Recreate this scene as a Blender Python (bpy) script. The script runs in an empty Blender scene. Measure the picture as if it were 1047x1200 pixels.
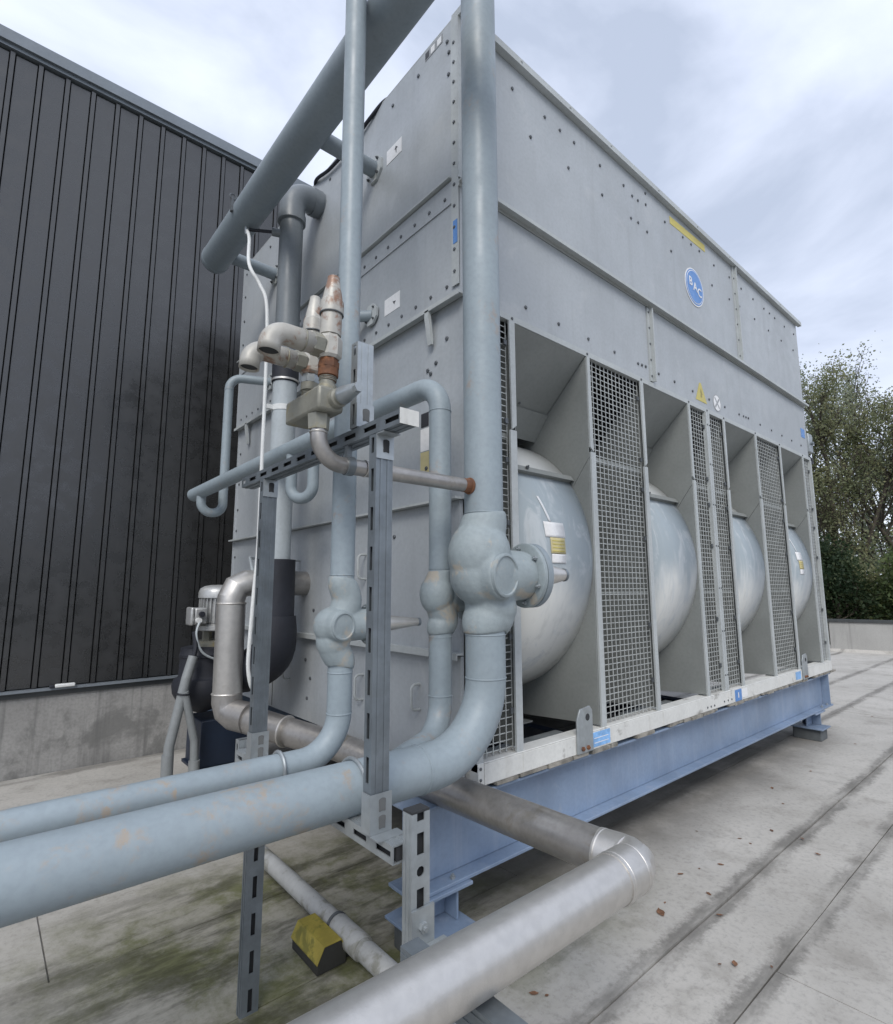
import bpy, bmesh, math, random
from mathutils import Vector, Matrix, noise as mnoise
random.seed(7)
R = math.radians
PI = math.pi
S = bpy.context.scene
COL = S.collection

# ------------------------------------------------------------------ camera
cam_d = bpy.data.cameras.new('camera')
cam = bpy.data.objects.new('camera', cam_d)
COL.objects.link(cam)
S.camera = cam
cam_d.sensor_fit = 'VERTICAL'
cam_d.sensor_height = 24
cam_d.lens = 12.66
cam_d.clip_start = 0.05
cam_d.clip_end = 2000
yaw, pit, rol = R(40.68), R(8.07), R(-0.14)
fw = Vector((math.sin(yaw)*math.cos(pit), math.cos(yaw)*math.cos(pit), math.sin(pit)))
rt = Vector((math.cos(yaw), -math.sin(yaw), 0))
up = rt.cross(fw)
rt2 = rt*math.cos(rol) + up*math.sin(rol)
up2 = up*math.cos(rol) - rt*math.sin(rol)
mw = Matrix((rt2, up2, -fw)).transposed().to_4x4()
mw.translation = Vector((-1.787, -1.97, 1.6))
cam.matrix_world = mw

# ------------------------------------------------------------------ sun + sky (overcast)
sun_dir = Vector((-0.56, -0.52, 0.72)).normalized()
sd = bpy.data.lights.new('sun', 'SUN')
sd.energy = 1.3
sd.angle = R(25)
sd.color = (1.0, 0.965, 0.91)
sun = bpy.data.objects.new('sun', sd)
COL.objects.link(sun)
sun.rotation_euler = (-sun_dir).to_track_quat('-Z', 'Y').to_euler()

W = bpy.data.worlds.new('World')
S.world = W
W.use_nodes = True
wn, wl = W.node_tree.nodes, W.node_tree.links
wn.clear()
out = wn.new('ShaderNodeOutputWorld')
sky = wn.new('ShaderNodeTexSky')
sky.sky_type = 'NISHITA'
sky.sun_disc = False
sky.sun_elevation = math.asin(sun_dir.z)
sky.sun_rotation = math.atan2(sun_dir.x, sun_dir.y)
bg1 = wn.new('ShaderNodeBackground')
bg1.inputs[1].default_value = 0.08
wl.new(sky.outputs[0], bg1.inputs[0])
tc = wn.new('ShaderNodeTexCoord')
mp = wn.new('ShaderNodeMapping')
mp.inputs['Scale'].default_value = (1.0, 1.0, 1.7)
mp.inputs['Rotation'].default_value = (R(8), R(14), R(30))
wl.new(tc.outputs['Generated'], mp.inputs[0])
nz = wn.new('ShaderNodeTexNoise')
nz.inputs['Scale'].default_value = 2.3
nz.inputs['Detail'].default_value = 9
nz.inputs['Roughness'].default_value = 0.53
nz.inputs['Distortion'].default_value = 0.35
wl.new(mp.outputs[0], nz.inputs['Vector'])
cr = wn.new('ShaderNodeValToRGB')
e = cr.color_ramp.elements
e[0].position = 0.34; e[0].color = (0.36, 0.41, 0.515, 1)
e[1].position = 0.68; e[1].color = (0.69, 0.745, 0.84, 1)
m = e.new(0.50); m.color = (0.53, 0.58, 0.70, 1)
wl.new(nz.outputs[0], cr.inputs[0])
bg2 = wn.new('ShaderNodeBackground')
bg2.inputs[1].default_value = 1.0
wl.new(cr.outputs[0], bg2.inputs[0])
mx = wn.new('ShaderNodeMixShader')
mx.inputs[0].default_value = 0.93
wl.new(bg1.outputs[0], mx.inputs[1])
wl.new(bg2.outputs[0], mx.inputs[2])
wl.new(mx.outputs[0], out.inputs[0])

S.view_settings.view_transform = 'Standard'
S.view_settings.look = 'None'
S.view_settings.exposure = 0.70
S.view_settings.gamma = 1.0
S.view_settings.use_curve_mapping = False
S.render.engine = 'CYCLES'
S.cycles.max_bounces = 8
S.cycles.use_denoising = True

# ------------------------------------------------------------------ materials
def nt(name):
    m = bpy.data.materials.new(name)
    m.use_nodes = True
    t = m.node_tree
    b = t.nodes['Principled BSDF']
    return m, t, t.nodes, t.links, b

def pos_map(t, scale):
    g = t.nodes.new('ShaderNodeNewGeometry')
    mp = t.nodes.new('ShaderNodeMapping')
    mp.inputs['Scale'].default_value = scale if hasattr(scale, '__len__') else (scale,)*3
    t.links.new(g.outputs['Position'], mp.inputs[0])
    return mp.outputs[0]

def noise(t, scale, detail=4, rough=.55, dist=0.0, nscale=1.0):
    n = t.nodes.new('ShaderNodeTexNoise')
    n.inputs['Scale'].default_value = nscale
    n.inputs['Detail'].default_value = detail
    n.inputs['Roughness'].default_value = rough
    n.inputs['Distortion'].default_value = dist
    t.links.new(pos_map(t, scale), n.inputs['Vector'])
    return n.outputs[0]

def ramp(t, src, a, b, lo=0.0, hi=1.0):
    r = t.nodes.new('ShaderNodeMapRange')
    r.interpolation_type = 'SMOOTHSTEP'
    r.inputs['From Min'].default_value = a
    r.inputs['From Max'].default_value = b
    r.inputs['To Min'].default_value = lo
    r.inputs['To Max'].default_value = hi
    t.links.new(src, r.inputs['Value'])
    return r.outputs[0]

def math2(t, op, a, b):
    m = t.nodes.new('ShaderNodeMath')
    m.operation = op
    for i, v in enumerate((a, b)):
        if isinstance(v, (int, float)):
            m.inputs[i].default_value = v
        else:
            t.links.new(v, m.inputs[i])
    return m.outputs[0]

def mixc(t, fac, a, b):
    m = t.nodes.new('ShaderNodeMix')
    m.data_type = 'RGBA'
    if isinstance(fac, (int, float)):
        m.inputs[0].default_value = fac
    else:
        t.links.new(fac, m.inputs[0])
    for i, v in ((6, a), (7, b)):
        if isinstance(v, tuple):
            m.inputs[i].default_value = v + (1,) if len(v) == 3 else v
        else:
            t.links.new(v, m.inputs[i])
    return m.outputs[2]

def bump(t, b, src, strength=.2, dist=.01):
    n = t.nodes.new('ShaderNodeBump')
    n.inputs['Strength'].default_value = strength
    n.inputs['Distance'].default_value = dist
    t.links.new(src, n.inputs['Height'])
    t.links.new(n.outputs[0], b.inputs['Normal'])

def axis(t, i):
    g = t.nodes.new('ShaderNodeNewGeometry')
    s = t.nodes.new('ShaderNodeSeparateXYZ')
    t.links.new(g.outputs['Position'], s.inputs[0])
    return s.outputs[i]

MT = {}
def mat(name, base, rough=.5, metal=0.0, var=.12, vscale=3.0, streak=0.0, streak_col=(.12, .12, .11),
        dirt=0.0, dirt_col=(.10, .085, .065), dirt_scale=6.0, dirt_cut=.60, bumps=.0, bscale=60.0, spec=.5, fine=0.06, speck=False, wave=0, rvar=.09):
    m, t, n, l, b = nt(name)
    lo = tuple(c*(1-var) for c in base)
    hi = tuple(min(1, c*(1+var)) for c in base)
    c = mixc(t, ramp(t, noise(t, vscale), .3, .7), lo, hi)
    if fine:
        c = mixc(t, ramp(t, noise(t, 45.0, 3), .35, .75, 0, fine*3), c, tuple(x*.55 for x in base))
    if streak:
        s = noise(t, (11, 11, .55), 4, .6)
        c = mixc(t, ramp(t, s, .50, .78, 0, streak), c, streak_col)
    if dirt:
        d = noise(t, dirt_scale, 6, .65, .4)
        f = ramp(t, d, dirt_cut, dirt_cut+.13, 0, dirt)
        if speck:
            f = math2(t, 'MULTIPLY', f, ramp(t, noise(t, 40, 4, .7), .40, .56))
        c = mixc(t, f, c, dirt_col)
    l.new(c, b.inputs['Base Color'])
    b.inputs['Metallic'].default_value = metal
    b.inputs['Specular IOR Level'].default_value = spec
    rn = ramp(t, noise(t, 7.0, 4), .3, .7, max(.05, rough-rvar), min(1, rough+rvar))
    l.new(rn, b.inputs['Roughness'])
    if wave:
        bump(t, b, noise(t, (1.9, 1.9, 1.2), 2, .4), wave, .03)
    if bumps:
        bump(t, b, noise(t, bscale, 3), bumps, .004)
    MT[name] = m
    return m

mat('casing', (.385, .41, .43), .46, .0, .07, 1.3, streak=.45, streak_col=(.30, .315, .325), dirt=.35, dirt_col=(.46, .475, .48), dirt_scale=4, dirt_cut=.56, wave=.45)
mat('casing_edge', (.43, .455, .455), .45, .0, .07, 3, dirt=.35, dirt_col=(.25, .25, .22))
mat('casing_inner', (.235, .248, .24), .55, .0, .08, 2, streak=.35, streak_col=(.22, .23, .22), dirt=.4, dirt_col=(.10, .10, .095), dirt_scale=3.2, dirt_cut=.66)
mat('rail', (.66, .66, .63), .5, .0, .06, 4, streak=.25, streak_col=(.34, .32, .28), dirt=.75, dirt_col=(.14, .125, .10), dirt_scale=5.0, dirt_cut=.58)
mat('wire', (.50, .52, .51), .45, .35, .1, 8)
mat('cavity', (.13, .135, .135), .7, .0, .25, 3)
mat('pipe_paint', (.272, .322, .352), .48, .0, .09, 2.2, streak=.15, streak_col=(.33, .37, .39), dirt=.45, dirt_col=(.36, .24, .15), dirt_scale=5.5, dirt_cut=.575, speck=True, bumps=.05, bscale=90)
mat('pipe_paint_stained', (.272, .322, .352), .48, .0, .09, 2.2, streak=.15, streak_col=(.33, .37, .39), dirt=.75, dirt_col=(.37, .285, .20), dirt_scale=5.5, dirt_cut=.505, speck=True, bumps=.05, bscale=90)
mat('pipe_paint_shaded', (.225, .265, .295), .5, .0, .06, 2.2, dirt=.3, dirt_col=(.3, .26, .22), dirt_cut=.66)  # pipe paint darkened for the shade on the header, reused on bonnet covers
mat('cast_paint', (.285, .33, .345), .55, .0, .10, 5, dirt=.7, dirt_col=(.44, .37, .28), dirt_scale=9, dirt_cut=.545, bumps=.35, bscale=70)
mat('stainless', (.60, .58, .55), .42, .85, .05, 30, dirt=.25, dirt_col=(.42, .37, .30), dirt_scale=14, dirt_cut=.60, bumps=.12, bscale=180, fine=0, rvar=.03)
mat('stainless_dull', (.36, .345, .33), .40, .7, .14, 6, dirt=.5, dirt_col=(.22, .19, .14), dirt_scale=5, dirt_cut=.56, fine=.1)
mat('zinc', (.37, .40, .415), .42, .55, .12, 9, dirt=.4, dirt_col=(.25, .26, .25), bumps=.06)
mat('zinc_dark', (.185, .21, .23), .45, .5, .14, 9, dirt=.3, dirt_col=(.15, .15, .14))
mat('slot_dark', (.03, .032, .035), .8)
mat('blue_paint', (.20, .265, .37), .42, .0, .14, 2.0, streak=.55, streak_col=(.31, .355, .44), dirt=.6, dirt_col=(.30, .34, .40), dirt_scale=6, dirt_cut=.62)
mat('navy_paint', (.010, .019, .040), .5, .0, .2, 3)
mat('pvc_dark', (.165, .185, .20), .42, .0, .06, 3)
mat('pvc_mid', (.235, .25, .255), .5, .0, .08, 3, dirt=.4)
mat('pvc_light', (.42, .46, .48), .45, .0, .06, 3, streak=.15, streak_col=(.3, .33, .34))
mat('rubber', (.016, .018, .026), .62, .0, .2, 5, bumps=.15, bscale=30)
mat('white_plastic', (.72, .73, .72), .4, .0, .04, 5)
mat('valve_white', (.47, .455, .415), .5, .15, .14, 8, streak=.35, streak_col=(.25, .20, .13), dirt=.85, dirt_col=(.22, .10, .05), dirt_scale=12, dirt_cut=.515, bumps=.1)
mat('valve_body_grey', (.27, .265, .225), .5, .25, .16, 8, dirt=.7, dirt_col=(.30, .25, .13), dirt_scale=7, dirt_cut=.5, bumps=.2)
mat('rust', (.20, .085, .04), .8, .0, .35, 18, dirt=.6, dirt_col=(.09, .045, .03), dirt_scale=20, dirt_cut=.5, bumps=.4)
mat('bolt', (.13, .14, .15), .5, .5, .2, 20)
mat('motor', (.47, .475, .47), .4, .5, .10, 6, dirt=.5, dirt_col=(.18, .17, .15), dirt_scale=12, dirt_cut=.55)
mat('coping', (.20, .225, .25), .4, .2, .08, 2)
mat('ledge_dark', (.055, .06, .062), .5, .1, .15, 3)
mat('cladding', (.0255, .026, .0265), .30, .0, .08, .6, fine=0, streak=.2, streak_col=(.045, .045, .044), wave=.05, spec=1.0)
mat('cladding_back', (.012, .013, .014), .7)
mat('concrete', (.30, .295, .285), .85, .0, .16, 1.6, streak=.8, streak_col=(.10, .10, .098), dirt=.7, dirt_col=(.135, .135, .13), dirt_scale=1.7, dirt_cut=.49, bumps=.3, bscale=40, fine=.12)
mat('parapet_concrete', (.37, .365, .35), .85, .0, .12, .8, streak=.55, streak_col=(.20, .20, .19), bumps=.2)
mat('yellow_block', (.30, .245, .045), .6, .0, .2, 9, dirt=.75, dirt_col=(.10, .10, .02), dirt_scale=9, dirt_cut=.50, bumps=.3)
mat('black_block', (.025, .025, .022), .8, dirt=.4, dirt_col=(.05, .06, .02))
mat('drain_pipe', (.36, .365, .36), .55, .0, .1, 5, dirt=.7, dirt_col=(.17, .165, .13), dirt_scale=8, dirt_cut=.5)
mat('paper_white', (.78, .78, .78), .5, .0, .02)
mat('sticker_yellow', (.55, .47, .13), .5, .0, .08)
mat('sticker_pale_yellow', (.56, .49, .26), .5, .0, .05)
mat('sticker_blue', (.09, .24, .56), .35, .0, .05)
mat('sticker_light_blue', (.22, .43, .74), .4, .0, .2, 25)
mat('print_black', (.03, .03, .035), .5)
mat('sign_ink', (.30, .25, .06), .5)
mat('print_grey', (.30, .31, .32), .5)
mat('chalk', (.80, .81, .82), .7)
mat('bark', (.075, .062, .048), .9, .0, .3, 4)
mat('leaf_brown', (.17, .085, .045), .8, .0, .3, 40)
mat('seal_brown', (.24, .225, .195), .9, .0, .4, 14, bumps=.4)
mat('pad_rubber', (.10, .11, .115), .8, .0, .2, 6)
mat('terrain', (.06, .075, .035), .95, .0, .3, .2)

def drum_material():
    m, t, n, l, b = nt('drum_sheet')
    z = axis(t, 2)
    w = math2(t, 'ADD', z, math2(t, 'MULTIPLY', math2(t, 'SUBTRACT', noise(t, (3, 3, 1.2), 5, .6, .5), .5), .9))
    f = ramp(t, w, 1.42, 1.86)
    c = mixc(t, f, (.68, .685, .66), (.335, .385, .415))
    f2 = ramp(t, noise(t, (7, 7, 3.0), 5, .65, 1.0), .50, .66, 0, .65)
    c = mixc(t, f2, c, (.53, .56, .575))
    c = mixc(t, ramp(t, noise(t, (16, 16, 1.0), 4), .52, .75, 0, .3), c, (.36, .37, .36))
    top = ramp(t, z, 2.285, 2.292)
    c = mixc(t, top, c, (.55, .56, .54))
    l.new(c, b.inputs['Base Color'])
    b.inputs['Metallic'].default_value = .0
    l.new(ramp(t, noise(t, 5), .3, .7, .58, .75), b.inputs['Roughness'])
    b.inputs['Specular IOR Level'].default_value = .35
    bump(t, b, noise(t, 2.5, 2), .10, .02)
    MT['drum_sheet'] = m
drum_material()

def roof_material():
    m, t, n, l, b = nt('roof_felt')
    big = noise(t, .7, 5, .6, .6)
    mid = noise(t, 3.2, 6, .65, .3)
    fin = noise(t, 38, 4, .7)
    c = mixc(t, ramp(t, big, .3, .7), (.375, .358, .328), (.485, .465, .43))
    c = mixc(t, ramp(t, mid, .50, .72, 0, .55), c, (.245, .23, .205))
    c = mixc(t, ramp(t, noise(t, 1.7, 6, .65, .2), .55, .75, 0, .55), c, (.46, .45, .43))
    c = mixc(t, ramp(t, fin, .45, .75, 0, .35), c, (.15, .145, .135))
    # warmer washed patch next to the concrete upstand
    x, y = axis(t, 0), axis(t, 1)
    # dark dirt gathered along the laps
    dist = math2(t, 'ADD', math2(t, 'MULTIPLY', math2(t, 'SUBTRACT', noise(t, 4, 6, .75), .5), .12), math2(t, 'MULTIPLY', math2(t, 'SUBTRACT', noise(t, 30, 4, .7), .5), .09))
    yy = math2(t, 'ADD', y, dist)
    tot = None
    for s, w, a in ((-.60, .085, .72), (-.955, .085, .70), (.27, .075, .65), (.97, .08, .6), (-2.2, .08, .6), (2.1, .08, .6), (4.05, .12, .6)):
        d = math2(t, 'ABSOLUTE', math2(t, 'SUBTRACT', yy, s), 0)
        f = ramp(t, d, w*.35, w, a, 0)
        tot = f if tot is None else math2(t, 'MAXIMUM', tot, f)
    tot = math2(t, 'MULTIPLY', tot, ramp(t, noise(t, (1.4, 5, 1), 5, .65), .32, .60, .15, 1))
    c = mixc(t, tot, c, (.105, .10, .09))
    # green algae and wet film near the pipes, plus their shade painted in
    def band(v, a0, a1, b0, b1):
        return math2(t, 'MULTIPLY', ramp(t, v, a0, a1), ramp(t, v, b0, b1, 1, 0))
    damp_shade = math2(t, 'MULTIPLY', band(x, -2.1, -.9, .3, 1.5), band(y, -.6, .05, 1.1, 1.7))
    c = mixc(t, math2(t, 'MULTIPLY', damp_shade, .50), c, (.16, .155, .105))  # roof colour darkened for the wet film and the shade under the pipes
    g1 = math2(t, 'MULTIPLY', damp_shade, ramp(t, noise(t, 2.2, 7, .70, .15), .42, .62))
    c = mixc(t, math2(t, 'MULTIPLY', g1, .82), c, (.088, .096, .028))
    g2 = math2(t, 'MULTIPLY', damp_shade, ramp(t, noise(t, (1.2, 4, 1), 7, .72, .1), .45, .60))
    c = mixc(t, math2(t, 'MULTIPLY', g2, .65), c, (.030, .030, .018))
    # darker mottled tone on the roof below the cooler and around its edge
    under_cooler = math2(t, 'MULTIPLY', band(x, .0, .6, 5.2, 6.0), band(y, -.36, .12, 3.4, 4.0))
    c = mixc(t, math2(t, 'MULTIPLY', under_cooler, ramp(t, noise(t, 1.7, 5, .6), .25, .6, .25, .75)), c, (.13, .125, .115))
    l.new(c, b.inputs['Base Color'])
    l.new(ramp(t, mid, .3, .7, .72, .95), b.inputs['Roughness'])
    b.inputs['Specular IOR Level'].default_value = .25
    h = math2(t, 'ADD', math2(t, 'MULTIPLY', fin, .35), mid)
    bump(t, b, h, .35, .012)
    MT['roof_felt'] = m
roof_material()

def leaf_material(name, a, bcol, c3):
    m, t, n, l, b = nt(name)
    c = mixc(t, ramp(t, noise(t, .55, 3), .35, .65), a, bcol)
    c = mixc(t, ramp(t, noise(t, 3.1, 2), .50, .72, 0, .8), c, c3)
    l.new(c, b.inputs['Base Color'])
    b.inputs['Roughness'].default_value = .6
    b.inputs['Specular IOR Level'].default_value = .3
    tr = n.new('ShaderNodeBsdfTranslucent')
    l.new(c, tr.inputs[0])
    ms = n.new('ShaderNodeMixShader')
    ms.inputs[0].default_value = .48
    l.new(b.outputs[0], ms.inputs[1])
    l.new(tr.outputs[0], ms.inputs[2])
    l.new(ms.outputs[0], n['Material Output'].inputs[0])
    MT[name] = m
leaf_material('leaf_olive', (.19, .215, .115), (.27, .285, .165), (.33, .30, .15))
leaf_material('leaf_green', (.085, .125, .050), (.14, .185, .075), (.20, .20, .085))
leaf_material('leaf_silver', (.23, .265, .18), (.33, .36, .26), (.34, .32, .19))
leaf_material('leaf_dark', (.028, .050, .026), (.055, .085, .038), (.095, .115, .05))

# ------------------------------------------------------------------ mesh helpers
def B():
    return bmesh.new()

def box(bm, x0, x1, y0, y1, z0, z1, M=None):
    v = [bm.verts.new((x, y, z)) for z in (z0, z1) for y in (y0, y1) for x in (x0, x1)]
    if M is not None:
        for q in v:
            q.co = M @ q.co
    for f in ((0, 2, 3, 1), (4, 5, 7, 6), (0, 1, 5, 4), (2, 6, 7, 3), (0, 4, 6, 2), (1, 3, 7, 5)):
        bm.faces.new([v[i] for i in f])
    return v

def prism(bm, poly, ax, a0, a1):
    """poly is a list of 2-D points, pushed along axis ax from a0 to a1"""
    def P(p, a):
        return {0: (a, p[0], p[1]), 1: (p[0], a, p[1]), 2: (p[0], p[1], a)}[ax]
    v0 = [bm.verts.new(P(p, a0)) for p in poly]
    v1 = [bm.verts.new(P(p, a1)) for p in poly]
    n = len(poly)
    bm.faces.new(v0[::-1]); bm.faces.new(v1)
    for i in range(n):
        bm.faces.new((v0[i], v0[(i+1) % n], v1[(i+1) % n], v1[i]))

def frame(d):
    d = d.normalized()
    a = Vector((0, 0, 1)) if abs(d.z) < .9 else Vector((1, 0, 0))
    u = d.cross(a).normalized()
    return u, d.cross(u)

def lathe(bm, p, d, prof, seg=24, cap=True, phase=0.0):
    """prof: list of (distance along d, radius)"""
    p, d = Vector(p), Vector(d).normalized()
    u, w = frame(d)
    rings = []
    for s, r in prof:
        rings.append([bm.verts.new(p + d*s + (u*math.cos(a) + w*math.sin(a))*max(r, 1e-4))
                      for a in (2*PI*(k/seg)+phase for k in range(seg))])
    for a, b in zip(rings, rings[1:]):
        for k in range(seg):
            bm.faces.new((a[k], a[(k+1) % seg], b[(k+1) % seg], b[k]))
    if cap:
        bm.faces.new(rings[0][::-1]); bm.faces.new(rings[-1])

def cyl(bm, p0, p1, r0, r1=None, seg=24, phase=0.0):
    p0, p1 = Vector(p0), Vector(p1)
    lathe(bm, p0, p1-p0, [(0, r0), ((p1-p0).length, r0 if r1 is None else r1)], seg, True, phase)

def fillet(pts, rad, n=10):
    pts = [Vector(p) for p in pts]
    res = [pts[0]]
    for i in range(1, len(pts)-1):
        a, p, b = pts[i-1], pts[i], pts[i+1]
        r = rad[i-1] if hasattr(rad, '__len__') else rad
        da, db = (a-p).normalized(), (b-p).normalized()
        ang = da.angle(db)
        if r <= 0 or ang > PI-.02:
            res.append(p); continue
        t = min(r/math.tan(ang/2), (a-p).length*.98, (b-p).length*.98)
        r = t*math.tan(ang/2)
        c = p + (da+db).normalized()*(r/math.sin(ang/2))
        s, e_ = p+da*t-c, p+db*t-c
        tot = s.angle(e_)
        axn = s.cross(e_).normalized()
        for k in range(n+1):
            res.append(c + Matrix.Rotation(tot*k/n, 3, axn) @ s)
    res.append(pts[-1])
    return res

def tube(bm, pts, r, seg=20, cap=True):
    pts = [Vector(p) for p in pts]
    q = [pts[0]]
    for p in pts[1:]:
        if (p-q[-1]).length > 1e-5:
            q.append(p)
    pts = q
    n = len(pts)
    T = []
    for i in range(n):
        d = (pts[min(i+1, n-1)]-pts[max(i-1, 0)])
        T.append(d.normalized())
    u, w = frame(T[0])
    rings = []
    for i in range(n):
        if i:
            ax_ = T[i-1].cross(T[i])
            if ax_.length > 1e-7:
                M = Matrix.Rotation(T[i-1].angle(T[i]), 3, ax_.normalized())
                u = M @ u
        u = (u - T[i]*u.dot(T[i])).normalized()
        w = T[i].cross(u)
        rr = r(i/(n-1)) if callable(r) else r
        rings.append([bm.verts.new(pts[i] + (u*math.cos(2*PI*k/seg) + w*math.sin(2*PI*k/seg))*rr) for k in range(seg)])
    for a, b in zip(rings, rings[1:]):
        for k in range(seg):
            bm.faces.new((a[k], a[(k+1) % seg], b[(k+1) % seg], b[k]))
    if cap:
        bm.faces.new(rings[0][::-1]); bm.faces.new(rings[-1])

def smooth_pts(pts, n=8):
    pts = [Vector(p) for p in pts]
    P = [pts[0]] + pts + [pts[-1]]
    res = []
    for i in range(1, len(P)-2):
        for k in range(n):
            t = k/n
            a, b, c, d = P[i-1], P[i], P[i+1], P[i+2]
            res.append(.5*((2*b)+(c-a)*t+(2*a-5*b+4*c-d)*t*t+(3*b-a-3*c+d)*t**3))
    res.append(pts[-1])
    return res

def torus(bm, p, d, R_, r, seg=28, rs=8):
    p, d = Vector(p), Vector(d).normalized()
    u, w = frame(d)
    rings = []
    for k in range(seg):
        a = 2*PI*k/seg
        c = u*math.cos(a)+w*math.sin(a)
        rings.append([bm.verts.new(p + c*(R_+r*math.cos(2*PI*j/rs)) + d*r*math.sin(2*PI*j/rs)) for j in range(rs)])
    for k in range(seg):
        a, b = rings[k], rings[(k+1) % seg]
        for j in range(rs):
            bm.faces.new((a[j], b[j], b[(j+1) % rs], a[(j+1) % rs]))

def ball(bm, c, r, sx=1, sy=1, sz=1, sub=3):
    M = Matrix.Translation(Vector(c)) @ Matrix.Diagonal((r*sx, r*sy, r*sz, 1))
    bmesh.ops.create_icosphere(bm, subdivisions=sub, radius=1, matrix=M)

def mesh_of(bm, m, sharp=35):
    me = bpy.data.meshes.new('mesh')
    bmesh.ops.recalc_face_normals(bm, faces=bm.faces)
    bm.to_mesh(me); bm.free()
    me.materials.append(MT[m] if isinstance(m, str) else m)
    if sharp:
        me.polygons.foreach_set('use_smooth', [True]*len(me.polygons))
        me.set_sharp_from_angle(angle=R(sharp))
    return me

def adopt(o, parent):
    if parent is not None:
        o.parent = parent
        o.matrix_parent_inverse = Matrix.Translation(-parent.location) if parent.parent is None else Matrix.Identity(4)

def obj(name, bm, m, parent=None, sharp=35, label=None, kind=None, bev=0.0):
    me = mesh_of(bm, m, sharp) if isinstance(bm, bmesh.types.BMesh) else bm
    o = bpy.data.objects.new(name, me)
    COL.objects.link(o)
    adopt(o, parent)
    if label: o['label'] = label
    if kind: o['kind'] = kind
    if bev:
        md = o.modifiers.new('bevel', 'BEVEL')
        md.width = bev; md.segments = 2; md.limit_method = 'ANGLE'; md.angle_limit = R(40)
    return o

def tag(o, label, cat, group=None):
    o['label'] = label; o['category'] = cat
    if group: o['group'] = group
    return o

def thing(name, label, cat, loc=(0, 0, 0), group=None):
    o = bpy.data.objects.new(name, None)
    o.empty_display_size = .2
    COL.objects.link(o)
    o.location = loc
    return tag(o, label, cat, group)

def structure(name, bm, m, parent=None):
    o = obj(name, bm, m, parent)
    if parent is None:
        o['kind'] = 'structure'
    return o

def hexbolts(pts, d, r=.009, h=.007, m='bolt', parent=None, name='rivets', kind='stuff'):
    bm = B()
    d = Vector(d)
    for p in pts:
        lathe(bm, Vector(p)-d*.001, d, [(0, r), (h*.7, r), (h, r*.7)], 6)
    return obj(name, bm, m, parent, 25, kind=kind)

def bolt(p, d, r, h, parent, m='bolt'):
    bm = B()
    lathe(bm, p, d, [(0, r), (h, r)], 6)
    lathe(bm, Vector(p)+Vector(d)*h, d, [(0, r*.5), (h*.8, r*.5)], 8)
    return obj('bolt', bm, m, parent, 25)

# ------------------------------------------------------------------ ground, roof
bm = B(); box(bm, -400, 500, -400, 500, -6.5, -6.0)
structure('ground', bm, 'terrain')

X0R, X1R, Y0R, Y1R = -9.0, 16.6, -12.0, 4.12
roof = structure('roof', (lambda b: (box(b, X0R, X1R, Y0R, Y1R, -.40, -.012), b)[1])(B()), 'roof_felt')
strips = [(-12, -5.6, 0), (-5.6, -4.0, .004), (-4.0, -2.2, 0), (-2.2, -.958, .005), (-.958, -.602, .0), (-.602, .268, .006), (.268, .968, .002), (.968, 2.1, .0), (2.1, 4.118, .004)]
rnd = random.Random(3)
for i, (ya, yb, z) in enumerate(strips):
    cuts = [X0R]
    x = {4: 2.3, 7: -1.42, 5: -.3, 3: .9}.get(i, rnd.uniform(-3, 1))
    st = x
    while st > X0R+2: st -= 3.6
    while st < X1R-1.5:
        cuts.append(st); st += 3.6
    cuts.append(X1R)
    for k, (a, b_) in enumerate(zip(cuts, cuts[1:])):
        # a sheet of felt with a slightly wavy long edge
        bm = B()
        n = max(2, int((b_-a)/.25))
        top = z + (k % 2)*.0015
        lo, hi = [], []
        for q in range(n+1):
            xx = a+.0035+(b_-a-.007)*q/n
            wv = .006*mnoise.noise((xx*1.7, ya*3, 0))
            wv2 = .006*mnoise.noise((xx*1.7, yb*3, 4))
            lo.append((xx, ya+.004+wv)); hi.append((xx, yb-.004+wv2))
        prism(bm, lo+hi[::-1], 2, -.0118, top)
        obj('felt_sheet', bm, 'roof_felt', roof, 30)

# ------------------------------------------------------------------ clad hall on the left
YW = 4.13
hall = thing('clad_hall', 'tall hall with dark ribbed metal cladding above a concrete base, left of the cooler', 'building', (0, YW, 0))
XA, XB = -6.0, 9.0
bm = B(); box(bm, XA, XB, YW+.06, YW+5, .0, 6.70); obj('wall_core', bm, 'cladding_back', hall, 0)
bm = B(); box(bm, XA, XB, YW+.0, YW+.3, -.35, .665); obj('concrete_base', bm, 'concrete', hall, 0)
bm = B(); box(bm, XA, XB, YW-.055, YW+.05, .715, .735); obj('ledge_flashing', bm, 'coping', hall, 0)
bm = B(); box(bm, XA, XB, YW-.02, YW+.05, .667, .713); obj('ledge_strip', bm, 'ledge_dark', hall, 0)
bm = B(); prism(bm, [(YW-.06, 6.74), (YW-.06, 6.86), (YW+.5, 6.89), (YW+.5, 6.702), (YW-.03, 6.702), (YW-.03, 6.74)], 0, XA-.03, XB+.03)
obj('coping', bm, 'coping', hall, 0)
pitch = .2182
def panel_mesh():
    bm = B(); box(bm, -.0805, .0805, 0, .04, 0, 5.93)
    return mesh_of(bm, 'cladding', 0)
def rib_mesh():
    bm = B(); prism(bm, [(-.0195, 0), (-.0175, -.026), (.0175, -.026), (.0195, 0)], 2, 0, 5.95)
    return mesh_of(bm, 'cladding', 0)
pm, rm = panel_mesh(), rib_mesh()
k0 = math.ceil((XA+.2-(-1.99))/pitch)
screws = []
k = k0
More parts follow.
